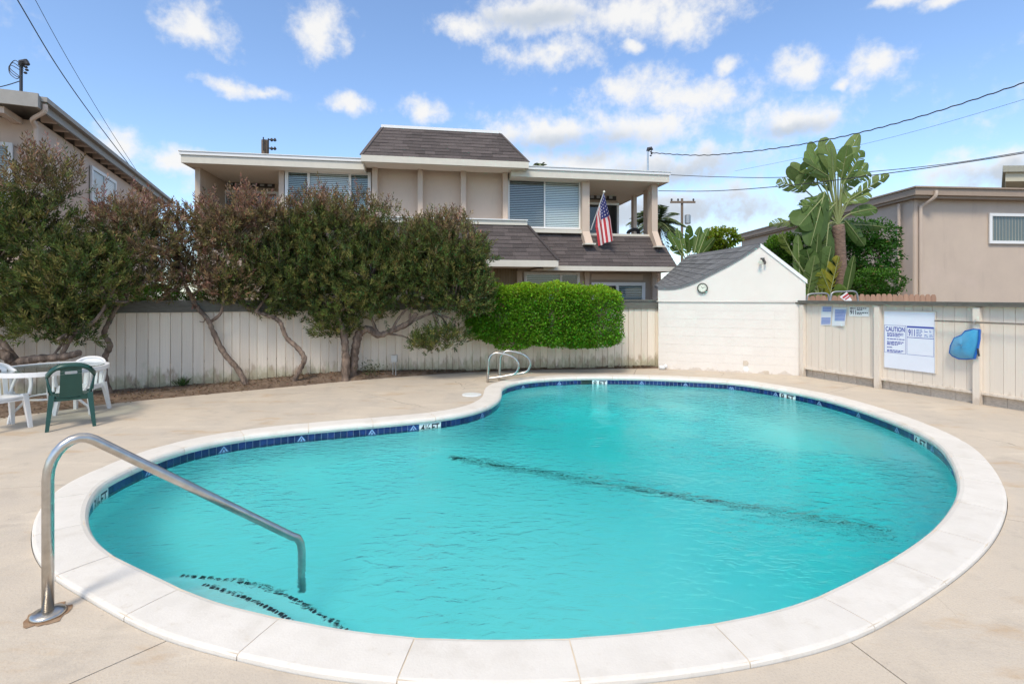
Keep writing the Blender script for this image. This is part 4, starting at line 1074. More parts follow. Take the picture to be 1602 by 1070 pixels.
hbox('window_sill', S_(794.5, .1), S_(911, .3), .002, .26, Z_(850, 364.5, .2), Z_(850, 359, .2), M_trim)
# balcony doors and transoms, recessed
def transom(x0, x1, y0, y1):
    a0, a1 = S_(x0, DB), S_(x1, DB); z0, z1 = Z_(x0, y1, DB), Z_(x0, y0, DB); o = hbox('transom', a0, a1, DB + .002, DB + .012, z0, z1, M_vent)
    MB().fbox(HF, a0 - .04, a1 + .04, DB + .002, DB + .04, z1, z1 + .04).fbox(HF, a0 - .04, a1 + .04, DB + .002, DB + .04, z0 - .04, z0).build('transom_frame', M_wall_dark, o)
    v_ = MB(); k = a0 + .1
    while k < a1 - .1: v_.fbox(HF, k, k + .12, DB + .012, DB + .016, z0 + .06, z1 - .06); k += .22
    v_.build('transom_light', M_blind_grey, o)
transom(340, 430, 283, 292.5); transom(919, 964, 303, 313)
window(HF, house, S_(350, DB + .08), S_(436, DB + .08), Z_floor2 + .01, Z_(380, 299, DB + .08), DB + .08, (.42,), .07, [M_curtain, None])
window(HF, house, S_(900, DB + .08), S_(968, DB + .08), Z_floor2 + .01, Z_(950, 318, DB + .08), DB + .08, (.3, .62), .07, None)
# ground floor openings
D2 = .075
window(HF, house, S_(820, D2), S_(906.5, D2), Z_(860, 480, D2), Z_(860, 426, D2), D2, (.66,), .075, [M_blind_green, None], depth=.1)
window(HF, house, S_(925, D2), S_(1009, D2), Z_(960, 500, D2), Z_(960, 442, D2), D2, (.48,), .1, [None, M_curtain])
for (x0, x1) in ((809, 817), (915, 922), (1021, 1028)): hbox('pilaster', S_(x0, .12), S_(x1, .12), .002, .12, 0, zrb + .019, M_wall)
hbox('panel', S_(925, .03), S_(1006, .03), .002, .03, Z_(960, 438, .03), Z_(960, 429, .03), M_wall)
sd = MB()
for k in range(9): sd.fbox(HF, S_(772) + k * .08, S_(772) + k * .08 + .074, .002, .018, 0, zcb + .02)
sd.build('plank_siding', material('plank_brown', (.30,.225,.14), (.25,.19,.12), rough=.85, scale=4, stretch=(4,4,.5)), house)
# lights on the balcony ceilings
for (x, y, lab) in ((378, 271, 'round white ceiling light in the left balcony'), (949, 292, 'round white ceiling light in the right balcony')):
    a, z = S_(x, -.8), Z_(x, y, -.8); c = HF.w(a, -.8, 0); e_ = empty('balcony_light', (c.x, c.y, z), lab, 'ceiling light')
    top = (zrl if x < 600 else zrr)[1] - z
    MB().lathe((c.x, c.y, z), [(.07, .05), (.09, .08), (.09, .12), (.06, max(.14, top))], 16).build('base', M_wtrim, e_); MB().lathe((c.x, c.y, z), [(.01, -.09), (.06, -.07), (.085, -.01), (.065, .05)], 16).build('globe', M_cream_dial, e_, smooth=True)
# small things on the right balcony
def bpt(px, py, d): a = S_(px, d); return HF.w(a, d, Z_(px, py, d))
bb = bpt(990, 362, -.6); tb = empty('balcony_chair', (bb.x, bb.y, Z_floor2), 'dark curved chair showing above the balcony ledge', 'chair')
MB().tube(catmull([bpt(982, 366, -.6), bpt(985, 362, -.6), bpt(992, 359.5, -.55), bpt(998, 361, -.5), bpt(999, 368, -.45)], 4), 1.0, square=(.03, .05)).build('backrest', M_dark_metal, tb)
MB().fbox(HF, S_(980, -.6), S_(999, -.6), -.9, -.45, Z_floor2 + .4, Z_floor2 + .46).build('seat', M_dark_metal, tb)
for q in ((0, -.87), (1, -.87), (0, -.5), (1, -.5)): a = S_(981 if q[0] == 0 else 996, -.6); MB().fbox(HF, a, a + .04, q[1], q[1] + .04, Z_floor2, Z_floor2 + .4).build('leg', M_dark_metal, tb)

# ---- flag on its pole
fb0, ft = bpt(924.5, 360, .20), bpt(945, 301, .85)
fl = empty('flag', fb0, 'American flag hanging from a white pole on the right balcony', 'flag')
MB().tube([fb0, ft], .016, 8).build('pole', M_wtrim, fl); MB().lathe((ft.x, ft.y, ft.z), [(.005,-.03),(.035,-.01),(.035,.02),(.005,.05)], 12).build('finial', M_cream_dial, fl)
NI, NJ = 26, 40; pdir = fb0 - ft; vv = []; ff = []; mm_ = []
for j in range(NJ + 1):
    for i in range(NI + 1):
        h, y = i / NI, j / NJ               # along hoist from the tip, along the fly
        hp = ft + pdir * (.04 + .56 * h)
        gather = 1 - .30 * min(1, y * 1.8)
        c = ft + pdir * .30
        lat = (hp - c) * gather
        fold = .085 * math.sin(h * 9.5 + 1.1) * min(1, y * 2.2); 
        drop = y * (1.24 - .12 * h)
        base_ = c + Vector((lat.x, lat.y, lat.z * (1 - .6 * min(1, y * 1.6)))) + HF.u * (.16 * y + (.5 - h) * .27 * min(1, y * 2) + .05 * math.sin(h * 9.5 - .4) * min(1, y * 2)) + HF.n * (fold + .05)
        vv.append((base_.x, base_.y, base_.z - drop + (.10 * (1 - h)) * min(1, y)))
for j in range(NJ):
    for i in range(NI):
        q = j * (NI + 1) + i; ff.append((q, q + 1, q + NI + 2, q + NI + 1)); h, y = i, (j + .5) / NJ
        if h < 14 and y < .4: mm_.append(2 if not ((i % 3 == 1) and (j % 3 == 1)) else 1)
        else: mm_.append(0 if (i // 2) % 2 == 0 else 1)
me = bpy.data.meshes.new('cloth'); me.from_pydata(vv, [], ff); me.polygons.foreach_set('material_index', mm_); me.polygons.foreach_set('use_smooth', [True] * len(ff)); me.update()
link('cloth', me, [M_red, M_white_cloth, M_navy], fl)

# ---- service mast on the house roof
def mast(name, px, ytop, ybot, Y, label, head=True):
    b, t = P(px, ybot, Y), P(px, ytop, Y); e_ = empty(name, b, label, 'service mast'); MB().tube([b, t], .028, 8).build('pipe', M_steel if name == 'service_mast' else M_dark_metal, e_)
    h_ = MB(); h_.tube([t, t + Vector((.02, 0, .07)), t + Vector((.1, 0, .09)), t + Vector((.14, 0, .03))], [.05, .065, .06, .04], 8); h_.build('weather_head', M_dark_metal, e_)
    i_ = MB()
    for k, (dx, dz) in enumerate(((.1, -.02), (.12, -.08), (.09, -.14))): i_.lathe((t.x + dx, t.y, t.z + dz), [(.02,-.02),(.035,0),(.02,.02)], 8)
    i_.build('insulators', M_dark_metal, e_); return e_, t
YM = 16.2
m1, t1 = mast('service_mast', 1013.5, 237, 270, YM, 'thin service mast at the right end of the house roof')

# ------------------------------------------------------------------ neighbour on the left
LD = Vector((-.398, .917)); LFr = Frame((-10.39, 11.23), LD, (.917, .398))
lh = empty('neighbour_house', LFr.w(0, 0, 0), 'peach stucco house with grey eaves at the left edge', 'house')
def lbox(name, a0, a1, d0, d1, z0, z1, mat, parent=lh): return MB().fbox(LFr, a0, a1, d0, d1, z0, z1).build(name, mat, parent)
ZE = CH + (HY - 148) / F * 10.5
lbox('wall', 0, 11, -6, 0, 0, ZE - .3, M_wall_l)
rf_ = lbox('roof', -.9, 12, -7, .27, ZE - .10, ZE, M_gravel)
lbox('side_fascia', -.9, 12, .272, .33, ZE - .27, ZE - .01, M_trim_l, rf_); lbox('gutter', -.85, 12, .332, .44, ZE - .11, ZE - .012, M_trim_l, rf_)
lbox('front_fascia', -.96, -.903, -7, .33, ZE - .27, ZE + .015, M_trim_l, rf_)
k = .1
while k < 11.5: lbox('rafter', k, k + .08, .003, .268, ZE - .28, ZE - .105, M_wall_l, rf_); k += .65
for a in (-.02,): pass
lbox('balcony_post', -.75, -.55, -.62, -.42, 0, ZE - .28, M_wall_l); lbox('balcony_beam', -.8, -.02, -.42, -.26, ZE - .42, ZE - .29, M_wall_l)
lbox('balcony_beam', -.78, -.52, -6, -.64, ZE - .28, ZE - .11, M_wall_l)
window(Frame(LFr.w(-.02, -3, 0).xy, Vector((.917, .398)), (.398, -.917)), lh, .9, 2.6, ZE - 2.5, ZE - .85, .05, (.5,), .08, [M_blind_green, M_blind_green])
def spL(px, d): return LFr.sp(px, d)
window(LFr, lh, spL(142.5, .05), spL(181, .05), LFr.zp(150, 322, .05), LFr.zp(150, 264, .05), .05, (.5,), .09, [M_blind_green, M_blind])
dn = MB().tube(catmull([LFr.w(-.78, .38, ZE - .15), LFr.w(-.76, .36, ZE - .30), LFr.w(-.55, .1, ZE - .42), LFr.w(-.3, .05, ZE - .5), LFr.w(-.25, .05, ZE - .8), LFr.w(-.25, .05, 1.0)], 4), .045, 8); dn.build('downspout', M_wall_l, lh)
b_, tL = mast('roof_mast', 33, 104, 144, 10.6, 'dark service mast with looping wires on the left house roof')
lw = MB()
for k in range(3): lw.tube(catmull([tL + Vector((.05, 0, -.05 - .04 * k)), tL + Vector((-.12 - .05 * k, 0, .12 - .05 * k)), tL + Vector((-.24, 0, -.02 - .06 * k)), tL + Vector((-.1, 0, -.16 - .05 * k)), tL + Vector((-.02, 0, -.22))], 6), .008, 5)
lw.tube(catmull([tL + Vector((0, 0, -.3)), tL + Vector((-.4, 0, -.42)), tL + Vector((-1.2, .1, -.5))], 6), .010, 5); lw.build('looping_wires', M_wire, b_)

# ------------------------------------------------------------------ neighbour on the right
RY = 17.0; zE = CH + (HY - 292.6) / F * RY; XR = ray(1428.7) * RY
RFr = Frame((XR + .32, RY + .42), (1, .09), None)
rh = empty('neighbour_house', RFr.w(0, 0, 0), 'pinkish tan flat roofed house behind the right fence', 'house')
def rbox(name, a0, a1, d0, d1, z0, z1, mat, parent=rh): return MB().fbox(RFr, a0, a1, d0, d1, z0, z1).build(name, mat, parent)
sk_ = Vector((0, 1, 0))
def rhexa(name, a0, a1, y0, y1, z0, z1, mat, parent=rh):   # boxes whose side runs straight back
    A, B = RFr.w(a0, y0, 0), RFr.w(a1, y0, 0); C_, D_ = B + sk_ * (y1 + y0), A + sk_ * (y1 + y0)
    pts_ = [A, B, C_, D_]; return MB().hexa([Vector((p.x, p.y, z0)) for p in pts_] + [Vector((p.x, p.y, z1)) for p in pts_]).build(name, mat, parent)
rhexa('wall', 0, 16, 0, 13, 0, zE - .28, M_wall_r)
rr_ = rhexa('roof', -.28, 16.3, .40, 13.2, zE - .26, zE - .03, M_trim_r)
rhexa('roof_edge', -.34, 16.4, .46, 13.3, zE - .028, zE + .02, M_trim_r, rr_); rhexa('soffit_trim', -.20, 16.2, .30, 13.1, zE - .34, zE - .262, M_trim_r, rr_)
a_ = RFr.sp(1441, .05); rbox('corner_board', .02, .16, .002, .03, 0, zE - .345, M_wall_r)
MB().tube(catmull([RFr.w(.42, .44, zE - .12), RFr.w(.40, .42, zE - .32), RFr.w(.3, .2, zE - .5), RFr.w(.22, .085, zE - .62), RFr.w(.20, .085, zE - 1.0), RFr.w(.20, .085, .2)], 4), .055, 8).build('downspout', M_wall_r, rh)
pA = RFr.w(-.06, -.5, 0); MB().tube([(pA.x, pA.y, zE - .4), (pA.x, pA.y, .2)], .05, 8).build('downspout', M_wall_r, rh)
M_bl_v = material('vertical_blind', (.10,.11,.11), (.17,.18,.17), rough=.6, scale=18, stretch=(1,1,.02), contrast=(.45,.55))
wo = window(RFr, rh, RFr.sp(1547.5, .05), RFr.sp(1660, .05), RFr.zp(1560, 381.5, .05), RFr.zp(1560, 334, .05), .05, (.62,), .10, None, dark=M_bl_v)
vb = MB(); x = RFr.sp(1552, .05)
while x < RFr.sp(1655, .05): vb.fbox(RFr, x, x + .085, .0, .012, RFr.zp(1560, 378, .05), RFr.zp(1560, 338, .05)); x += .12
vb.build('blind', material('charcoal_blind', (.16,.17,.165), rough=.6), wo)
# roof corner of one more house further right
c0 = P(1569, 270, 32); fh = empty('neighbour_house', (c0.x + .6, c0.y + .6, 0), 'house at the right edge showing only its greenish eave corner', 'house')
M_trim_g = material('olive_trim', (.34,.33,.26), (.30,.29,.23), rough=.7, scale=5); M_trim_y = material('pale_olive_trim', (.50,.46,.34), rough=.7)
def quadpr(x0, z0, z1, grow=0.0):   # footprint whose side runs away along the line of sight
    q = [Vector((c0.x + x0 * 2.3 - grow, c0.y + x0 * .7 - grow, 0)), Vector((c0.x + 12, c0.y - .5 - grow, 0)), Vector((c0.x + 24, c0.y + 12, 0)), Vector((c0.x + x0 * 2.3 + 12 - grow, c0.y + x0 * .7 + 12.6, 0))]
    return [p + Vector((0, 0, z0)) for p in q] + [p + Vector((0, 0, z1)) for p in q]
MB().hexa(quadpr(0, c0.z, c0.z + .38, .14)).build('roof', M_trim_g, fh)
MB().hexa(quadpr(.1, c0.z - .55, c0.z - .003)).build('fascia', M_trim_y, fh)
MB().hexa(quadpr(1.5, 0, c0.z - .553)).build('wall', M_wall_r, fh)

# ------------------------------------------------------------------ picket fence, gate frame and sign behind the right fence
pk = empty('picket_fence', P(1360, 463, 13.2).xy.to_3d(), 'reddish scalloped picket fence behind the right fence', 'fence')
pmesh = MB().prism([(-.5,0,0),(.5,0,0),(.5,0,.955),(.38,0,.985),(.2,0,1.0),(-.2,0,1.0),(-.38,0,.985),(-.5,0,.955)], (0, 1, 0)).mesh('picket'); pmesh.materials.append(M_red_fence)
Yp = 12.6
x = 1263.0
while x < 1466:
    p = P(x, 460.5, Yp); put('picket', pmesh, (p.x, p.y, 0), 0, (.128, .02, p.z + random.uniform(-.012, .012) - (.03 if x < 1330 else 0)), pk); x += 8.6
MB().box(P(1260,0,Yp).x, P(1466,0,Yp).x, Yp + .022, Yp + .07, 1.2, 1.3).build('rail', M_red_fence, pk)
Yg = 12.0
gt = empty('pipe_gate', P(1300, 470, Yg).xy.to_3d(), 'rounded grey pipe gate frame just above the right fence', 'gate')
M_galv = material('galvanised', (.42,.42,.41), (.34,.34,.33), rough=.45, metal=.8, scale=10)
for (x0, x1, yt) in ((1262, 1297, 459.5), (1299, 1342, 456.5)):
    MB().tube(catmull([P(x0, 620, Yg), P(x0, 490, Yg), P(x0 + .5, 466, Yg), P(x0 + 5, yt + 1, Yg), P(lerp(x0, x1, .5), yt, Yg), P(x1 - 5, yt, Yg), P(x1 - .5, 466, Yg), P(x1, 490, Yg), P(x1, 620, Yg)], 5), .022, 8).build('frame', M_galv, gt, smooth=True)
sgn = empty('tilted_sign', P(1324, 466, 11.9), 'tilted white sign with red stripe poking above the right fence', 'sign')
cs = [P(1314, 465, 11.9), P(1326, 474, 11.9), P(1333, 470, 11.9), P(1325, 457, 11.9)]
MB().prism(cs, (0, .01, 0)).build('panel', M_wtrim, sgn)
u_, v_ = cs[1] - cs[0], cs[3] - cs[0]; st_ = MB()
for (a, b) in ((.15, .36), (.48, .62)): st_.quad(*[cs[0] + u_ * a2 + v_ * b2 + Vector((0, -.004, 0)) for a2, b2 in ((a, .12), (b, .12), (b, .9), (a, .9))])
st_.build('red_print', M_red, sgn)

# ------------------------------------------------------------------ poles and wires
up1 = P(1067, 357, 62); upo = empty('utility_pole', (up1.x, up1.y, 0), 'distant wooden utility pole with crossarm and transformer', 'utility pole')
t_ = P(1067, 311, 62); MB().tube([(t_.x, t_.y, 0), t_], [.2, .15], 10).build('pole_shaft', M_wood_pole, upo)
zA = P(1067, 317, 62).z; MB().box(P(1048,0,62).x, P(1087,0,62).x, 61.75, 61.9, zA - .12, zA + .12).build('crossarm', M_wood_pole, upo)
for x in (1050, 1060, 1084): MB().lathe((P(x,0,62).x, 61.82, zA + .12), [(.05,0),(.13,.12),(.09,.3)], 8).build('insulator', M_dark_metal, upo)
MB().lathe((t_.x + .65, t_.y - .1, zA - 2.6), [(.3,0),(.36,.05),(.36,1.0),(.25,1.1)], 12).build('transformer', M_galv, upo)
t2 = P(414.5, 214, 40); up2 = empty('utility_pole', (t2.x, t2.y, 0), 'top of a wooden pole behind the left part of the house roof', 'utility pole')
MB().tube([(t2.x, t2.y, 0), t2 + Vector((.02, 0, -.3))], .28, 10).build('pole_shaft', M_wood_pole, up2)
for x in (412, 420): MB().tube([P(x, 236, 39.6), P(x, 215 if x < 415 else 217, 39.6)], .05, 6).build('rod', M_dark_metal, up2)
for y in (218.5, 232): 
    MB().tube([P(419, y, 39.6), P(430, y + 1.5, 39.6)], .05, 6).build('bracket', M_dark_metal, up2)
    for x in (425, 430): MB().lathe(P(x, y + 1, 39.6) - Vector((0, 0, .12)), [(.04,0),(.14,.1),(.05,.26)], 8).build('insulator', M_dark_metal, up2)
def wire(label, pts, r):
    o = MB().tube(catmull(pts, 10), r, 5).build('power_line', M_wire); tag(o, label, 'power line', 'overhead lines'); return o
def twist(pts, r, amp, n):
    c = catmull(pts, n); return [p + Vector((0, 0, amp * math.sin(i * 1.9))) for i, p in enumerate(c)]
tA = t1 + Vector((.1, 0, -.05))
o = MB().tube(twist([tA, P(1110, 243, 15.2), P(1250, 227, 13.5), P(1400, 194, 12), P(1602, 130, 10.4), P(1800, 55, 9)], .013, .010, 26), .014, 5).build('power_line', M_wire); tag(o, 'thick twisted line rising from the house mast to the upper right', 'power line', 'overhead lines')
wire('faint line rising to the right below the twisted line', [P(1150, 268, 40), P(1250, 248, 34), P(1400, 214, 28), P(1602, 156, 22), P(1800, 90, 18)], .008)
wire('upper of the two lines crossing behind the tall plant', [P(1048, 274, 16.3), P(1120, 277, 15.8), P(1220, 278, 15), P(1350, 270, 14.2), P(1480, 257, 13.4), P(1602, 238, 12.6), P(1800, 205, 11)], .010)
wire('lower of the two lines crossing before the tall plant', [P(1030, 299, 16.5), P(1120, 299, 15), P(1240, 290, 13.4), P(1370, 274, 12.4), P(1480, 259, 11.6), P(1602, 240, 10.8), P(1800, 206, 9.8)], .011)
wire('dark line running down steeply behind the left house roof', [P(-30, -95, 11), P(27, 0, 12.6), P(90, 105, 15), P(150, 190, 18), P(215, 275, 21)], .014)
wire('faint line running down beside the dark steep line', [P(20, -70, 16), P(55, 0, 18), P(110, 100, 21), P(170, 200, 24), P(225, 285, 27)], .010)
# ------------------------------------------------------------------ foliage
def unit(v): return v / np.maximum(np.linalg.norm(v, axis=-1, keepdims=True), 1e-9)
def leaf_mesh(name, pos, dirs, L, Wd, col, mat, parent, fold=.25, nrm=None):
    """one small folded leaf at each position, pointing along dirs"""
    n = len(pos); r = rng.normal(size=(n, 3)) if nrm is None else nrm + .45 * rng.normal(size=(n, 3))
    side = unit(np.cross(dirs, r)); up = unit(np.cross(side, dirs))
    L = np.broadcast_to(L, n)[:, None]; Wd = np.broadcast_to(Wd, n)[:, None]
    b = pos; tip = pos + dirs * L; mid = pos + dirs * L * .45 + up * Wd * fold
    v = np.stack([b, mid + side * Wd * .5, tip, mid - side * Wd * .5], 1).reshape(-1, 3)
    i = np.arange(n) * 4
    tri = np.stack([i, i + 1, i + 2, i, i + 2, i + 3], 1).ravel()
    me = bpy.data.meshes.new(name); me.vertices.add(n * 4); me.vertices.foreach_set('co', v.astype(np.float32).ravel())
    me.loops.add(n * 6); me.loops.foreach_set('vertex_index', tri.astype(np.int32)); me.polygons.add(n * 2)
    me.polygons.foreach_set('loop_start', (np.arange(n * 2) * 3).astype(np.int32)); me.update(calc_edges=True)
    at = me.color_attributes.new('col', 'FLOAT_COLOR', 'POINT'); c4 = np.c_[col, np.ones(n)].repeat(4, 0); at.data.foreach_set('color', c4.astype(np.float32).ravel())
    me.validate(); o = link(name, me, mat, parent); o['kind'] = 'stuff'; return o
def vary(c, n, s=.25):
    return np.clip(np.array(c)[None] * (1 + s * rng.normal(size=(n, 1))) * (1 + .10 * rng.normal(size=(n, 3))), .004, 1)
GREEN = (.100,.132,.030); OLIVE = (.185,.175,.050); DKGREEN = (.065,.098,.028); BRONZE = (.29,.145,.10); PINKB = (.42,.24,.19); TAN = (.28,.20,.105)

def bush_tree(name, label, trunk_paths, lobes, Yd, density=1.0, brown=.35, sparse=0.0, side_brown=None, top_spray=1.0):
    """trunk_paths: [(list of (px,py), r0, r1)], lobes: (px,py,rx,ry[,dY, thickness]) measured in the photograph at depth Yd"""
    base = P(*trunk_paths[0][0][0], Yd); t = empty(name, (base.x, base.y, max(0, base.z)), label, 'tree', 'clipped trees along the board fence')
    tm = MB(); tips = []
    for (pp_, r0, r1) in trunk_paths:
        pts = [P(q[0], q[1], Yd + (q[2] if len(q) > 2 else 0)) for q in pp_]
        pts[0] = pts[0] - Vector((0, 0, .08)) if pts[0].z < .5 else pts[0]
        c = catmull(pts, 9); n = len(c); rad = [lerp(r0, r1, k / (n - 1)) * (1 + .10 * math.sin(k * 1.7) + .05 * random.uniform(-1, 1)) for k in range(n)]
        if pts[0].z < .5: rad[0] *= 1.45; rad[1] *= 1.2
        tm.tube(c, rad, 14, jit=.16); tips.append(c)
    trunk = tm.build('trunk', M_bark, t, smooth=True)
    TP = []; TD = []; TL = []; TB = []; LV = []
    pxm = Yd / F; br = MB()
    ztop_all = max(P(l[0], l[1] - l[3], Yd).z for l in lobes); zbot_all = min(P(l[0], l[1] + l[3], Yd).z for l in lobes)
    for l in lobes:
        x, y, rx, ry = l[:4]; dY = l[4] if len(l) > 4 else 0; th = l[5] if len(l) > 5 else max(.35, min(rx, ry) * pxm * .95)
        c = np.array(P(x, y, Yd + dY)); rad = np.array([rx * pxm, th, ry * pxm])
        vol = rad[0] * rad[1] * rad[2] ** 1.0; nt = int(density * (700 * (rad[0] * rad[2]) + 520 * vol) * (l[6] if len(l) > 6 else 1))
        u = unit(rng.normal(size=(nt, 3))); rr_ = np.clip(rng.beta(3.2, 1.25, nt), .1, 1)
        # uneven outline
        lump = 1 + .14 * np.sin(u[:, 0] * 5 + x) * np.cos(u[:, 2] * 6 + y) + .09 * rng.normal(size=nt)
        p = c + u * rad * np.array([.95, 1, .87]) * (rr_ * lump)[:, None] - np.array([0, 0, .07])
        d = unit(u * np.array([.55, .55, .45]) + np.array([0, 0, .75]) + .38 * rng.normal(size=(nt, 3)))
        gq = np.sin(p[:, 0] * 5.1 + .7) * np.sin(p[:, 2] * 5.7 + 1.3) + .6 * np.sin(p[:, 0] * 9.3 + p[:, 1] * 7.7) * np.sin(p[:, 2] * 8.1)
        ok_ = gq > (-.80 + .4 * (rr_ < .5)); p, d, u = p[ok_], d[ok_], u[ok_]; nt = len(p)     # clumps with gaps between
        TP.append(p); TD.append(d)
        top = (p[:, 2] - zbot_all) / (ztop_all - zbot_all); LV.append(top)
        TL.append(rng.uniform(.13, .24, nt) * (1 + .2 * (top > .85) * top_spray))
        # limbs from the nearest stem into the lobe
        best = min((q for s in tips for q in s[len(s) // 2:]), key=lambda q: (Vector(c) - q).length)
        for k in range(5):
            tgt = Vector(c + unit(rng.normal(size=3)) * rad * rng.uniform(.3, .8)); mid = best.lerp(tgt, .5) + Vector(rng.normal(size=3) * .1)
            br.tube(catmull([best, mid, tgt], 4), [.028, .024, .022, .02, .017, .014, .012, .01, .008], 5)
    br.build('limbs', M_bark, t, smooth=True)
    TP = np.concatenate(TP); TD = np.concatenate(TD); TL = np.concatenate(TL); top = np.concatenate(LV)
    # some whippy shoots standing out of the top
    sel = np.argsort(-(top + .25 * rng.random(len(top))))[:int(len(top) * .05)]
    TL[sel] *= rng.uniform(1.0, 1.6, len(sel)); TD[sel] = unit(TD[sel] * .4 + np.array([0, 0, 1]) + .15 * rng.normal(size=(len(sel), 3)))
    n = len(TP); K = 13
    # twigs
    tw = MB()
    for k in rng.choice(n, min(n, 1500), replace=False):
        a = Vector(TP[k]); b = a + Vector(TD[k]) * TL[k]; tw.tube([a, b], [.0035, .0015], 3, cap=False)
    tw.build('twigs', M_twig, t)
    s = (np.arange(K) + .5)[None] / K + rng.uniform(-.04, .04, (n, K))
    e1 = unit(np.cross(TD, rng.normal(size=(n, 3)))); e2 = np.cross(TD, e1)
    ph = np.arange(K)[None] * 2.4 + rng.uniform(0, 6.28, (n, 1))
    out = e1[:, None] * np.cos(ph)[..., None] + e2[:, None] * np.sin(ph)[..., None]
    pos = TP[:, None] + TD[:, None] * (s * TL[:, None])[..., None]
    spread = np.where(s > .9, .25, .75)[..., None]
    dr = unit(TD[:, None] + out * spread + .15 * rng.normal(size=(n, K, 3)))
    L = (.088 * (1.15 - .4 * s) * rng.uniform(.75, 1.2, (n, K)))
    # colour: each twig has its own leaning to bronze (young tips) or green
    lump = np.sin(TP[:, 0] * 3.1 + 1) * np.sin(TP[:, 2] * 3.7) * .14
    young = np.clip((top - (1 - brown * .95)) / .34 + lump + .22 * rng.normal(size=n), 0, 1)
    if side_brown is not None:
        young = np.maximum(young, np.clip(side_brown(TP) + .25 * rng.normal(size=n), 0, 1))
    base_c = np.where(rng.random((n, 1)) < .42, np.array(GREEN)[None], np.where(rng.random((n, 1)) < .5, np.array(OLIVE)[None], np.array(DKGREEN)[None]))
    tipc = np.where(rng.random((n, 1)) < .55, np.array(BRONZE)[None], np.where(rng.random((n, 1)) < .6, np.array(PINKB)[None], np.array(TAN)[None]))
    cc = base_c * (1 - young[:, None]) + tipc * young[:, None]
    cc = np.repeat(cc, K, 0) * (1 + .25 * rng.normal(size=(n * K, 1))) * (1 + .08 * rng.normal(size=(n * K, 3)))
    cc *= np.repeat(1 + .18 * rng.normal(size=(n, 1)), K, 0)
    keep = rng.random(n * K) > sparse
    leaf_mesh('crown', pos.reshape(-1, 3)[keep], dr.reshape(-1, 3)[keep], L.ravel()[keep], .021, np.clip(cc, .006, .6)[keep], M_leaf, t)
    return t

bush_tree('bush_tree', 'leaning tree with horizontal trunk behind the white table at the far left',
  [([(-60,520),(-20,548,-.1),(8,556,-.1),(24,566),(60,561),(100,558),(125,552)], .085, .05), ([(95,558),(112,530),(150,500),(170,470)], .035, .02), ([(100,557),(99,520),(96,480)], .018, .012), ([(80,560),(105,528),(120,505)], .02, .012), ([(24,562),(-20,500),(-40,440)], .05, .03)],
  [(55,360,80,62),(110,430,80,75),(25,450,75,75),(105,480,55,45),(145,415,52,58),(75,275,46,50),(15,320,60,60),(70,490,75,50),(-60,400,80,90),(120,522,30,18,0,.25,.8),(172,430,30,48)], 8.25, 1.0, brown=.34)
bush_tree('bush_tree', 'thin crooked tree with sparse brownish crown beside the white table',
  [([(176,620),(164,590),(164,560),(172,540),(163,522),(170,505),(184,478),(205,452),(225,420)], .05, .03), ([(186,476),(190,440),(180,400)], .022, .014), ([(205,452),(250,420),(262,395)], .02, .012)],
  [(205,335,52,42,0,.5),(200,400,55,50,0,.5,.75),(240,370,40,55,0,.5,.6),(225,440,48,36,0,.5,.7),(175,360,40,50,0,.5,.7)], 8.75, 1.0, brown=.50, sparse=.05,
  side_brown=lambda p: .16 + .3 * np.sin(p[:, 0] * 4))
bush_tree('bush_tree', 'tree with forked leaning trunk left of the S-shaped trunk',
  [([(388,602),(372,578),(350,552),(334,520),(325,500),(308,480),(292,450),(280,420)], .055, .03), ([(327,505),(345,490),(350,460),(345,430)], .03, .018), ([(322,498),(318,504),(312,503)], .012, .006), ([(300,468),(330,430),(360,390)], .02, .012)],
  [(340,345,48,48),(300,370,55,55,0,.55,.75),(270,400,45,60,0,.5,.55),(375,360,55,52),(300,440,55,40,0,.5,.75),(355,430,55,45),(265,345,36,32,0,.45,.4),(395,330,42,36)], 9.55, .9, brown=.46,
  side_brown=lambda p: np.clip(.40 - (p[:, 0] + 5.2) * .35, 0, .5))
bush_tree('bush_tree', 'crooked tree with bare S-shaped trunk, just left of the thick double trunk',
  [([(455,600),(468,580),(476,562),(466,545),(448,528),(440,508),(432,499),(415,492),(395,486),(378,470),(372,440)], .05, .028), ([(400,488),(420,460),(440,430)], .024, .012)],
  [(410,400,52,60),(430,445,45,42),(385,450,48,38),(415,360,36,34),(448,412,38,50)], 9.85, 1.0, brown=.40)
bush_tree('bush_tree', 'round dense tree on the upright stem of the thick double trunk',
  [([(540,592),(541,565),(540,540),(536,515),(530,490),(525,455)], .085, .05), ([(533,505),(505,470),(480,440)], .035, .015), ([(530,490),(570,450),(590,410)], .035, .015)],
  [(520,375,95,72),(470,430,62,62),(580,430,70,70),(500,335,62,38),(560,340,62,38),(535,465,85,50),(470,360,52,52),(588,388,44,44),(520,508,42,22,0,.5),(450,470,50,36)], 10.25, 1.0, brown=.30)
bush_tree('bush_tree', 'dense tree on the thick trunk that bends right toward the green hedge',
  [([(547,594),(553,570),(556,545),(562,522),(576,515),(592,524),(612,518),(640,505),(652,490)], .095, .045), ([(590,520),(580,495),(578,478)], .035, .015), ([(612,518),(625,496),(640,480)], .03, .015), ([(630,510),(660,496),(690,485),(710,480)], .03, .012), ([(600,522),(630,526),(655,538)], .022, .010), ([(640,505),(645,480),(655,478)], .022, .012)],
  [(690,395,76,64),(660,440,72,52),(655,374,50,40),(715,440,62,56),(700,360,46,32),(650,400,70,60),(735,400,42,52),(690,525,46,22,-.1,.4),(665,535,30,15,-.1,.3),(740,465,36,40)], 10.45, 1.0, brown=.28)

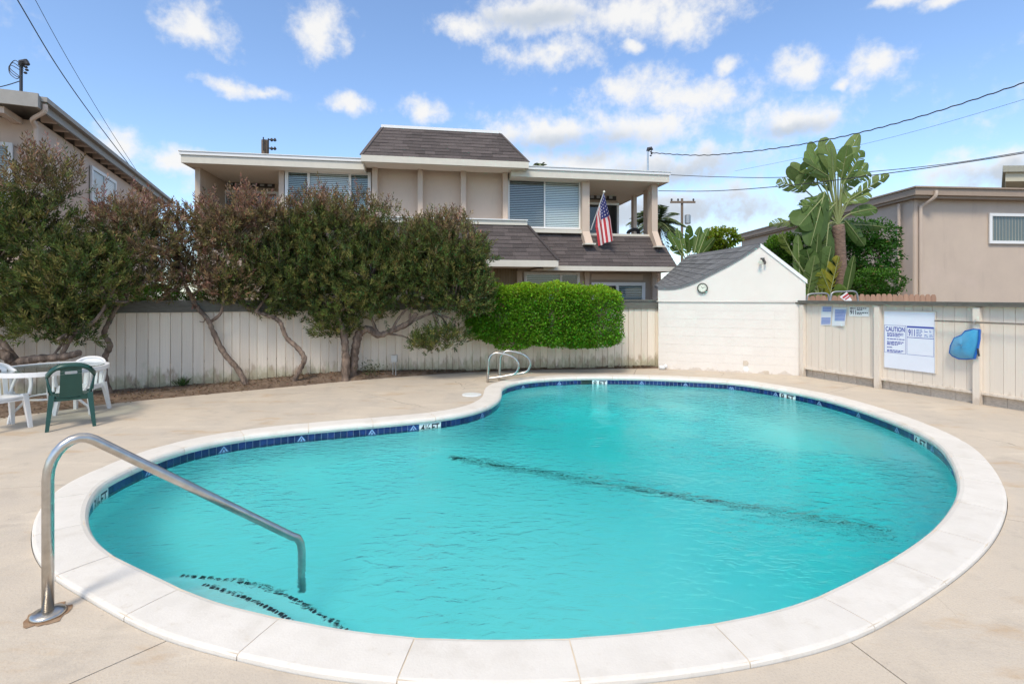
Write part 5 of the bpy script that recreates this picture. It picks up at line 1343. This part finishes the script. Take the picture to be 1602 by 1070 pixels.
# hedge of glossy green vine thrown over the fence
def hedge(name, label, boxes, Yd, n, colr, leafL, leafW, mat=M_leaf_gloss, cat='hedge', p=3.0, lum=.055):
    c0 = P(boxes[0][0], 600, Yd); t = empty(name, (c0.x, c0.y, 0), label, cat); PS = []; DS = []; IN = []
    pxm = Yd / F; areas = np.array([b[2] * b[3] for b in boxes], float); areas /= areas.sum()
    for b, a in zip(boxes, areas):
        x, y, rx, ry, th = b; k = int(n * a); c = np.array(P(x, y, Yd)); rad = np.array([rx * pxm, th, ry * pxm])
        s_ = rng.uniform(-1, 1, (k, 3)); ax_ = rng.choice(3, k, p=[.2, .5, .3]); s_[np.arange(k), ax_] = rng.choice([-1, 1], k); u = unit(s_)
        q = u / (np.sum(np.abs(u) ** p, 1) ** (1 / p))[:, None]         # rounded box
        r = 1 - np.abs(rng.normal(0, .13, k)) + .07 * (rng.random(k) < .06) * rng.random(k); lump = 1 + lum * np.sin(q[:, 0] * 7 + x) * np.sin(q[:, 2] * 6 + y * .1) + .4 * lum * np.sin(q[:, 0] * 19) * np.sin(q[:, 2] * 13)
        PS.append(c + q * rad * (r * lump)[:, None]); DS.append(unit(u * np.array([.8, .8, .5]) + np.array([0, 0, .15]) + .75 * rng.normal(size=(k, 3)))); IN.append((r, q[:, 2]))
    Pp = np.concatenate(PS); Dd = np.concatenate(DS); r = np.concatenate([i[0] for i in IN]); qz = np.concatenate([i[1] for i in IN]); m = len(Pp)
    new = np.clip((qz - .45) * 1.3 + .12 * np.sin(Pp[:, 0] * 6.3) * np.sin(Pp[:, 2] * 7.1) + .28 * rng.normal(size=m), 0, 1)
    hole = np.sin(Pp[:, 0] * 8.3 + 1) * np.sin(Pp[:, 2] * 9.1 + 2) + .5 * np.sin(Pp[:, 0] * 15.7) * np.sin(Pp[:, 2] * 14.3); kp = (hole > -.9) | (rng.random(m) < .6)
    cc = vary(colr[0], m, .22) * (1 - new[:, None]) + vary(colr[1], m, .2) * new[:, None]
    dead = rng.random(m) < .02; cc[dead] = np.array([.20, .13, .05])
    lenv = (rng.uniform(.65, 1.25, m) * leafL)[kp]
    leaf_mesh('foliage', Pp[kp], Dd[kp], lenv, lenv * (leafW / leafL), np.clip(cc, .004, .9)[kp], mat, t, fold=.2, nrm=unit(Dd + np.array([0, -.4, .6]))[kp])
    sm_ = MB()
    for b in boxes:
        for k in range(10):
            a = Vector(P(b[0] + random.uniform(-.6, .6) * b[2], b[1] + b[3] * .9, Yd + .1)); z = a + Vector((random.uniform(-.3, .3), 0, b[3] * pxm * 1.4)); sm_.tube([a, a.lerp(z, .5) + Vector((random.uniform(-.1, .1), 0, 0)), z], [.012, .01, .006], 5)
    sm_.build('stems', M_twig, t); return t
HG = ((.11,.265,.013), (.31,.48,.02))
hedge('vine_hedge', 'bright green clipped vine hedge hanging over the fence', [(800,490,58,45,.52),(865,492,62,49,.55),(920,495,52,47,.52),(770,490,38,40,.45),(905,535,24,8,.4),(800,538,26,7,.4),(752,500,22,26,.4)], 11.25, 76000, HG, .050, .031, p=4.5)
# low growth glimpsed over the fence on the left
hedge('shrub', 'light green shrub showing over the fence at the left', [(240,462,45,16,.3),(330,468,40,12,.3)], 10.4, 5000, ((.06,.15,.015),(.14,.26,.03)), .06, .03, cat='shrub', p=2.0, lum=.2)
# glossy tree and shrub beside the right house
hedge('leafy_tree', 'dark green leafy tree behind the tall banana-like plant', [(1340,405,44,40,.9),(1368,372,28,26,.7),(1345,365,26,22,.6),(1300,400,40,50,.8),(1378,400,24,30,.6),(1240,395,28,26,.6),(1296,440,34,28,.6),(1335,438,28,28,.6)], 15.2, 14000, ((.035,.115,.012),(.09,.22,.02)), .10, .05, cat='tree', p=2.0, lum=.2)
hedge('leafy_shrub', 'rounded light green shrub above the right fence', [(1372,444,34,24,.6),(1355,452,30,18,.5)], 14.2, 7000, ((.05,.14,.015),(.12,.26,.025)), .07, .035, cat='shrub', p=2.0, lum=.2)
hedge('leafy_shrub', 'yellow green tree beyond the shed roof', [(1125,375,26,17,1.2),(1110,385,22,14,1.0)], 24, 5000, ((.14,.21,.012),(.34,.36,.02)), .13, .08, cat='tree', p=2.0, lum=.2)
hedge('leafy_shrub', 'small green shrub between the shed and the tall plant', [(1225,388,28,22,.6),(1215,402,22,26,.5)], 14.8, 5000, ((.06,.15,.012),(.16,.28,.02)), .08, .045, cat='shrub', p=2.0, lum=.2)

# ------------------------------------------------------------------ big-leaved plants
def big_leaf(base, tip, width, droop, parent, c, tears=.25, face=None, petiole=None):
    """a paddle leaf with midrib, folded halves and torn side strips"""
    base, tip = Vector(base), Vector(tip); ax = tip - base; Ln = ax.length; ax.normalize()
    fc = Vector(face) if face else Vector((0, -1, .3)); side = ax.cross(fc).normalized(); nm = side.cross(ax).normalized()
    v = []; f = []; n = 22; cut = set(k for k in range(2, n - 2) if random.random() < tears), set(k for k in range(2, n - 2) if random.random() < tears)
    def mid(t): return base + ax * (t * Ln) - Vector((0, 0, 1)) * (droop * Ln * t * t)
    def wd(t): return width * (math.sin(math.pi * min(1, t * .93 + .06)) ** .62) * (1 if t < .97 else .6)
    for s, sg in ((0, -1), (1, 1)):
        sag = 0
        for k in range(n):
            if k in cut[s]: sag = random.uniform(-.1, .3)
            t0, t1 = k / n, (k + 1) / n - (.018 if k + 1 in cut[s] else 0)
            q = []
            for (t, w) in ((t0, 0), (t1, 0), (t1, 1), (t0, 1)):
                m_ = mid(t); slant = ax * (w * wd(t) * .35)
                q.append(m_ + (side * sg * wd(t) * .5 * w) + slant - nm * (.10 + sag) * wd(t) * w + nm * .0)
            i = len(v)
            h0 = [q[0].lerp(q[3], .5) + nm * .05 * wd(t0), q[1].lerp(q[2], .5) + nm * .05 * wd(t1)]
            v += [tuple(p) for p in (q[0], q[1], h0[1], h0[0], q[2], q[3])]
            f += [(i, i + 1, i + 2, i + 3), (i + 3, i + 2, i + 4, i + 5)]
    me = bpy.data.meshes.new('leaf'); me.from_pydata(v, [], f); me.update()
    at = me.color_attributes.new('col', 'FLOAT_COLOR', 'POINT'); sh = random.uniform(.8, 1.2)
    cols = []
    for k in range(len(v)):
        j = random.uniform(.9, 1.1) * sh; cols += [c[0] * j, c[1] * j, c[2] * j, 1]
    at.data.foreach_set('color', cols)
    o = link('leaf', me, M_leaf_gloss, parent)
    rb = MB(); rb.tube([mid(t / 8) + nm * .006 for t in range(9)], [.016 * (1 - t / 9) + .003 for t in range(9)], 5)
    if petiole: rb.tube(catmull([Vector(petiole), Vector(petiole).lerp(base, .55) + Vector((0, 0, .05)), base], 4), .02, 6)
    rb.build('midrib', M_rib, o); return o
M_rib = material('leaf_rib', (.24,.27,.10), rough=.5)
YS = 14.0
ts = empty('giant_bird_of_paradise', (P(1317, 0, YS).x, YS, 0), 'tall banana-like plant with torn paddle leaves behind the shed', 'plant')
LG = (.145,.215,.06); LG2 = (.20,.265,.08); LD_ = (.095,.155,.04); LY = (.30,.27,.03)
MB().tube(catmull([P(1316, 560, YS), P(1316, 430, YS), P(1314, 395, YS), P(1312, 365, YS), P(1310, 352, YS)], 5), [.14] * 10 + [.145] * 5 + [.16] * 5 + [.11], 10).build('trunk', material('palm_trunk', (.26,.17,.12), (.17,.11,.08), rough=.95, scale=9, bump=.9, bscale=14, stretch=(1,1,2.5), bdist=.04), ts, smooth=True)
cr = P(1311, 352, YS)
LV_ = [((1299,300),(1268,222),44,.0,LG,.18),((1306,272),(1288,216),42,.0,LG2,.05),((1311,272),(1344,211),40,-.02,LG2,.3),((1318,290),(1350,236),34,.0,LG,.5),((1321,300),(1357,252),36,.05,LG,.35),
       ((1296,276),(1257,252),44,.02,LG,.2),((1280,290),(1236,257),46,.04,LG2,.25),((1262,300),(1215,277),34,.15,LG2,.6),((1330,312),(1391,272),30,.02,LG2,.55),((1330,335),(1372,322),34,.12,(.12,.19,.05),.2),((1328,352),(1386,350),26,.10,LD_,.75),
       ((1292,305),(1250,350),70,.05,LD_,.6),((1295,310),(1262,330),64,.05,LG,.6),((1290,300),(1268,385),60,.0,LD_,.3),((1318,296),(1330,318),30,.1,LG2,.1),((1280,262),(1248,292),40,.1,LG,.4),((1307,318),(1282,345),50,.05,LG,.4),((1322,285),(1362,268),34,.08,LG,.5),
       ((1300,290),(1276,250),40,.0,LG,.2),((1255,352),(1203,338),26,.25,LG2,.8),((1300,360),(1270,400),46,.1,LD_,.5),((1285,330),(1262,362),50,.1,(.20,.24,.04),.3),
       ((1304,285),(1300,232),36,.0,LG2,.1),((1316,280),(1326,228),34,.0,LG,.2),((1288,285),(1262,236),36,.0,LG,.25),((1300,325),(1256,318),44,.1,LG,.5),((1322,318),(1362,300),34,.1,LG2,.4),((1290,340),(1244,372),44,.1,LD_,.4),((1322,345),(1352,380),32,.1,LD_,.4),((1296,350),(1290,415),40,.05,LD_,.4)]
for k, (b, tp, w, dr_, c, te) in enumerate(LV_):
    dY = random.uniform(-.55, .45); big_leaf(P(b[0], b[1], YS + dY * .4), P(tp[0], tp[1], YS + dY), w * .62 * YS / F, dr_, ts, c, te * .6, face=(random.uniform(-.5, .5), -1, random.uniform(.0, .5)), petiole=cr)
YS2 = 13.6
t2_ = empty('young_banana_plant', (P(1280, 0, YS2).x, YS2, 0), 'lower banana-like clump with yellowing leaf beside the shed roof', 'plant')
c2_ = P(1283, 470, YS2)
for (b, tp, w, dr_, c, te) in (((1252,450),(1248,368),18,.0,(.11,.17,.04),.15),((1272,450),(1280,365),16,.0,LD_,.3),((1296,470),(1312,398),34,.05,LY,.5),((1300,462),(1284,420),30,.1,(.22,.24,.03),.5),((1262,470),(1275,400),22,.0,LG,.2),((1322,470),(1336,400),14,.0,LD_,.1),((1305,470),(1326,444),24,.3,(.16,.24,.05),.1),((1270,470),(1290,448),18,.2,(.16,.22,.04),.2),((1240,400),(1222,362),20,.1,(.14,.18,.03),.5),((1275,440),(1262,385),26,.1,LD_,.4),((1290,440),(1300,380),24,.1,LD_,.3)):
    big_leaf(P(b[0], b[1], YS2), P(tp[0], tp[1], YS2 + random.uniform(-.3, .3)), w * YS2 / F, dr_, t2_, c, te, face=(random.uniform(-.6, .6), -1, .2), petiole=c2_)
YS3 = 22
t3_ = empty('banana_clump', (P(1075, 0, YS3).x, YS3, 0), 'clump of upright banana leaves beyond the shed roof', 'plant')
for (b, tp, w) in (((1062,392),(1046,362),12),((1068,395),(1060,356),12),((1078,396),(1078,352),13),((1086,396),(1096,354),14),((1092,398),(1108,356),13),((1070,400),(1050,385),14),((1096,400),(1118,372),12),((1075,398),(1070,372),14)):
    big_leaf(P(b[0], b[1], YS3), P(tp[0], tp[1], YS3 + random.uniform(-.5, .5)), w * YS3 / F, .02, t3_, (.10,.17,.035), .12, face=(random.uniform(-.5, .5), -1, .2), petiole=P(1080, 430, YS3))
def palm(px, py, Y, Rm, nf, label, trunk_r=.25):
    c = P(px, py, Y); t = empty('palm_tree', (c.x, c.y, 0), label, 'tree'); MB().tube([(c.x, c.y, 0), c], [trunk_r * 1.1, trunk_r], 10).build('trunk', M_bark, t)
    ps, ds, ls = [], [], []; st = MB()
    for k in range(nf):
        an = k * 2.4; el = random.uniform(-.35, 1.25); d = Vector((math.cos(an) * math.cos(el), math.sin(an) * math.cos(el), math.sin(el))); prev = c; pl_ = [c]
        for j in range(1, 13):
            s = j / 12; q = c + d * Rm * s - Vector((0, 0, Rm * .75 * s * s * (1 - .35 * math.sin(max(0, el))))); pl_.append(q)
            t_ = (q - prev).normalized(); sd = t_.cross(Vector((0, 0, 1))).normalized()
            for sg in (-1, 1):
                for m_ in range(3): ps.append(prev.lerp(q, m_ / 3)); ds.append((sd * sg + t_ * .7 - Vector((0, 0, .35))).normalized()); ls.append(Rm * .28 * math.sin(math.pi * min(1, s * .85 + .12)))
            prev = q
        st.tube(pl_, [.03 * (1 - j / 14) for j in range(13)], 4, cap=False)
    st.build('frond_stems', M_rib, t)
    leaf_mesh('fronds', np.array(ps), np.array(ds), np.array(ls), .05 * Rm / 2, vary((.075,.105,.04), len(ps), .2), M_leaf, t)
palm(1026, 350, 26, 1.9, 40, 'feathery palm seen through and beside the right balcony'); palm(845, 262, 34, .75, 26, 'tip of a palm crown just above the house roof')

# grass tuft, weed and leaf litter in the soil bed
def tuft(name, label, px, py, h, n, colr, sp=.5, cat='plant', w=.012):
    g = G(px, py, .03); t = empty(name, g, label, cat); d = unit(rng.normal(size=(n, 3)) * np.array([sp, sp, .15]) + np.array([0, 0, 1])); p = np.array(g)[None] + rng.normal(size=(n, 3)) * np.array([.04, .03, 0])
    leaf_mesh('blades', p, d, rng.uniform(.5, 1, n) * h, w, vary(colr, n, .3), M_leaf, t); return t
tuft('grass_tuft', 'small green grass tuft at the foot of the fence', 286, 604, .24, 90, (.07,.12,.03), .55)
w_ = tuft('weed', 'thin twiggy weed right of the double trunk', 578, 588, .34, 26, (.12,.10,.05), .6, w=.006)
g = G(578, 588, .08); k = 160; pp_ = np.array(g)[None] + np.c_[rng.normal(0, .14, k), rng.normal(0, .06, k), np.abs(rng.normal(.15, .09, k))]
leaf_mesh('leaves', pp_, unit(rng.normal(size=(k, 3)) + np.array([0, 0, .4])), .05, .018, vary((.06,.075,.03), k), M_leaf, w_)
tuft('weed', 'dry brown weed stalks left of the forked trunk', 350, 603, .22, 30, (.22,.16,.09), .8, w=.005)
k = 3800; xs = rng.uniform(-9, 3.3, k); y0 = np.interp(xs, be_x, be_y); y1 = np.array([fence_at(x) for x in xs]); tt = rng.beta(1.3, 1.3, k) * 1.06 - .06
zz = np.array([soil_h(x) for x in xs]) * np.sin(np.clip(tt * 1.6, 0, 1) * np.pi / 2) + .018
pos = np.c_[xs, y0 + (y1 - y0) * tt, np.where(tt < 0, .004, zz)]; dd = unit(rng.normal(size=(k, 3)) * np.array([1, 1, .25]))
lt = leaf_mesh('leaf_litter', pos, dd, rng.uniform(.03, .075, k), .014, vary((.16,.10,.055), k, .4), M_leaf, None); tag(lt, 'brown fallen leaves and twigs on the soil bed', kind='stuff')
# tap box on the fence
q = P(617, 565, 10.75); tb_ = empty('utility_box', (q.x, q.y, 0), 'small grey box with two pipes on the fence foot', 'utility box')
MB().box(q.x - .06, q.x + .06, q.y - .05, q.y + .03, q.z - .02, q.z + .13).build('box', M_galv, tb_)
for dx in (-.03, .03): MB().tube([(q.x + dx, q.y, q.z - .02), (q.x + dx, q.y, .02)], .010, 6).build('pipe', M_galv, tb_)

# ------------------------------------------------------------------ garden furniture
def chair(name, label, loc, rz, mat, slot=True, group=None, zs=1.0):
    t = empty(name, loc, label, 'chair', group); t.rotation_euler = (0, 0, rz); t.scale = (.87, .84, zs)
    def add(nm, m_, smooth=False):
        o = m_.build(nm, mat, None, smooth); o.parent = t; return o
    # seat: dished slab
    s = MB(); n = 8
    def sz(u, v_): return .425 - .022 * math.sin(math.pi * u) * (1 - .4 * v_) + (.012 * v_) - (.03 * max(0, v_ - .85) / .15)
    W0, W1, D0_, D1_ = .20, .235, -.19, .23
    for k in range(2):
        for j in range(n + 1):
            for i in range(n + 1):
                u, v_ = i / n, j / n; w = lerp(W0, W1, v_); s.v.append((lerp(-w, w, u), lerp(D0_, D1_, v_), sz(u, v_) - (.018 if k else 0)))
    q = (n + 1) ** 2
    for j in range(n):
        for i in range(n):
            a = j * (n + 1) + i; s.f += [(a, a + 1, a + n + 2, a + n + 1), (q + a, q + a + n + 1, q + a + n + 2, q + a + 1)]; s.m += [0, 0]
    ring = [i for i in range(n + 1)] + [j * (n + 1) + n for j in range(1, n + 1)] + [n * (n + 1) + i for i in range(n - 1, -1, -1)] + [j * (n + 1) for j in range(n - 1, 0, -1)]
    for a, b in zip(ring, ring[1:] + ring[:1]): s.f.append((a, q + a, q + b, b)); s.m.append(0)
    add('seat', s, True)
    sk = MB(); sk.box(-.2, .2, D1_ - .02, D1_ + .0, .36, .415).box(-.19, .19, D0_, D0_ + .02, .36, .415)
    for sg in (-1, 1): sk.hexa([(sg * .2 - .008, D0_, .36), (sg * .2 + .008, D0_, .36), (sg * .233 + .008, D1_, .36), (sg * .233 - .008, D1_, .36), (sg * .2 - .008, D0_, .42), (sg * .2 + .008, D0_, .42), (sg * .233 + .008, D1_, .42), (sg * .233 - .008, D1_, .42)])
    add('seat_apron', sk)
    # legs: angle section, splayed and tapering
    for sx in (-1, 1):
        for (y0, y1, tp) in ((.20, .25, .645), (-.17, -.25, .42)):
            m_ = MB(); x0, x1 = sx * .215, sx * .265; a, b = .034, .022
            zt = .44
            m_.hexa([(x1 - b, y1 - b, 0), (x1 + b, y1 - b, 0), (x1 + b, y1 + b, 0), (x1 - b, y1 + b, 0), (x0 - a, y0 - a, zt), (x0 + a, y0 - a, zt), (x0 + a, y0 + a, zt), (x0 - a, y0 + a, zt)])
            add('leg', m_)
    # arms with the top rail of the back as one sweep, rectangular section
    pth = catmull([(-.255, .235, .43), (-.268, .25, .54), (-.272, .22, .635), (-.278, .10, .662), (-.275, -.05, .672), (-.255, -.16, .70), (-.20, -.225, .765), (-.11, -.25, .805), (0, -.256, .815), (.11, -.25, .805), (.20, -.225, .765), (.255, -.16, .70), (.275, -.05, .672), (.278, .10, .662), (.272, .22, .635), (.268, .25, .54), (.255, .235, .43)], 4)
    add('arm_rail', MB().tube(pth, 1.0, square=(.030, .012), up=(1, 0, 0)), True)
    # back panel with hand slot, leaning back
    b = MB()
    def bp(x, z): 
        t_ = (z - .40) / .41; return (x, -.175 - .075 * t_ + .10 * x * x / .05 * .12, z)
    def slab(poly):
        pts = [Vector(bp(*p)) for p in poly]; b.prism(pts, (0, -.014, .002))
    if slot:
        slab([(-.135,.40),(.135,.40),(.125,.56),(.122,.70),(-.122,.70),(-.125,.56)]); slab([(-.122,.702),(-.065,.702),(-.072,.7125),(-.065,.735),(-.122,.735)][:2] + [(-.072,.718),(-.065,.736),(-.122,.736)]); slab([(.122,.702),(.122,.736),(.065,.736),(.072,.718),(.065,.702)]); slab([(-.122,.738),(.122,.738),(.12,.80),(-.12,.80)])
    else:
        for k in range(5): x = -.16 + k * .08; slab([(x - .024,.40),(x + .024,.40),(x + .03,.78),(x - .03,.78)])
        slab([(-.18,.74),(.18,.74),(.16,.80),(-.16,.80)])
    add('backrest', b)
    for sx in (-1, 1):
        st = MB(); st.tube(catmull([(sx * .20, -.175, .41), (sx * .225, -.17, .50), (sx * .255, -.145, .60), (sx * .27, -.10, .665)], 4), 1.0, square=(.022, .012)); add('back_stile', st, True)
    return t
gc = G(111, 664); chair('garden_chair', 'dark green plastic armchair with its back to the camera', (-5.77, 6.70, 0), R(41), M_plastic_g, True, 'plastic garden chairs')
chair('garden_chair', 'white plastic armchair cut off by the left edge', (-6.52, 6.50, 0), R(-112), M_plastic_w, False, 'plastic garden chairs')
chair('garden_chair', 'white plastic armchair on the far side of the table', (-6.30, 7.52, 0), R(188), M_plastic_w, False, 'plastic garden chairs', .94)
TC = Vector((-6.32, 7.02, 0)); tbl = empty('garden_table', TC, 'round white garden table with glass top', 'table'); RT = .61
rim = [TC + Vector((RT * math.cos(k * 2 * math.pi / 48), RT * math.sin(k * 2 * math.pi / 48), .70)) for k in range(49)]
MB().tube(rim, 1.0, square=(.022, .028), up=(0, 0, 1)).build('rim', M_plastic_w, tbl, smooth=False)
MB().lathe((TC.x, TC.y, .715), [(RT - .02, 0), (RT - .02, .006)], 48).build('glass_top', M_table_glass, tbl)
for k in range(4):
    an = R(38) + k * math.pi / 2; d = Vector((math.cos(an), math.sin(an), 0))
    MB().tube(catmull([TC + d * .40 + Vector((0, 0, .69)), TC + d * .38 + Vector((0, 0, .42)), TC + d * .28 + Vector((0, 0, .335)), TC + d * .24 + Vector((0, 0, .32)), TC + d * .34 + Vector((0, 0, .19)), TC + d * .40 + Vector((0, 0, .12)), TC + d * .42 + Vector((0, 0, 0))], 4), .017, 8).build('leg', M_plastic_w, tbl, smooth=True)
MB().tube([TC + Vector((.27 * math.cos(k * 2 * math.pi / 24), .27 * math.sin(k * 2 * math.pi / 24), .325)) for k in range(25)], .014, 8).build('brace_ring', M_plastic_w, tbl, smooth=True)
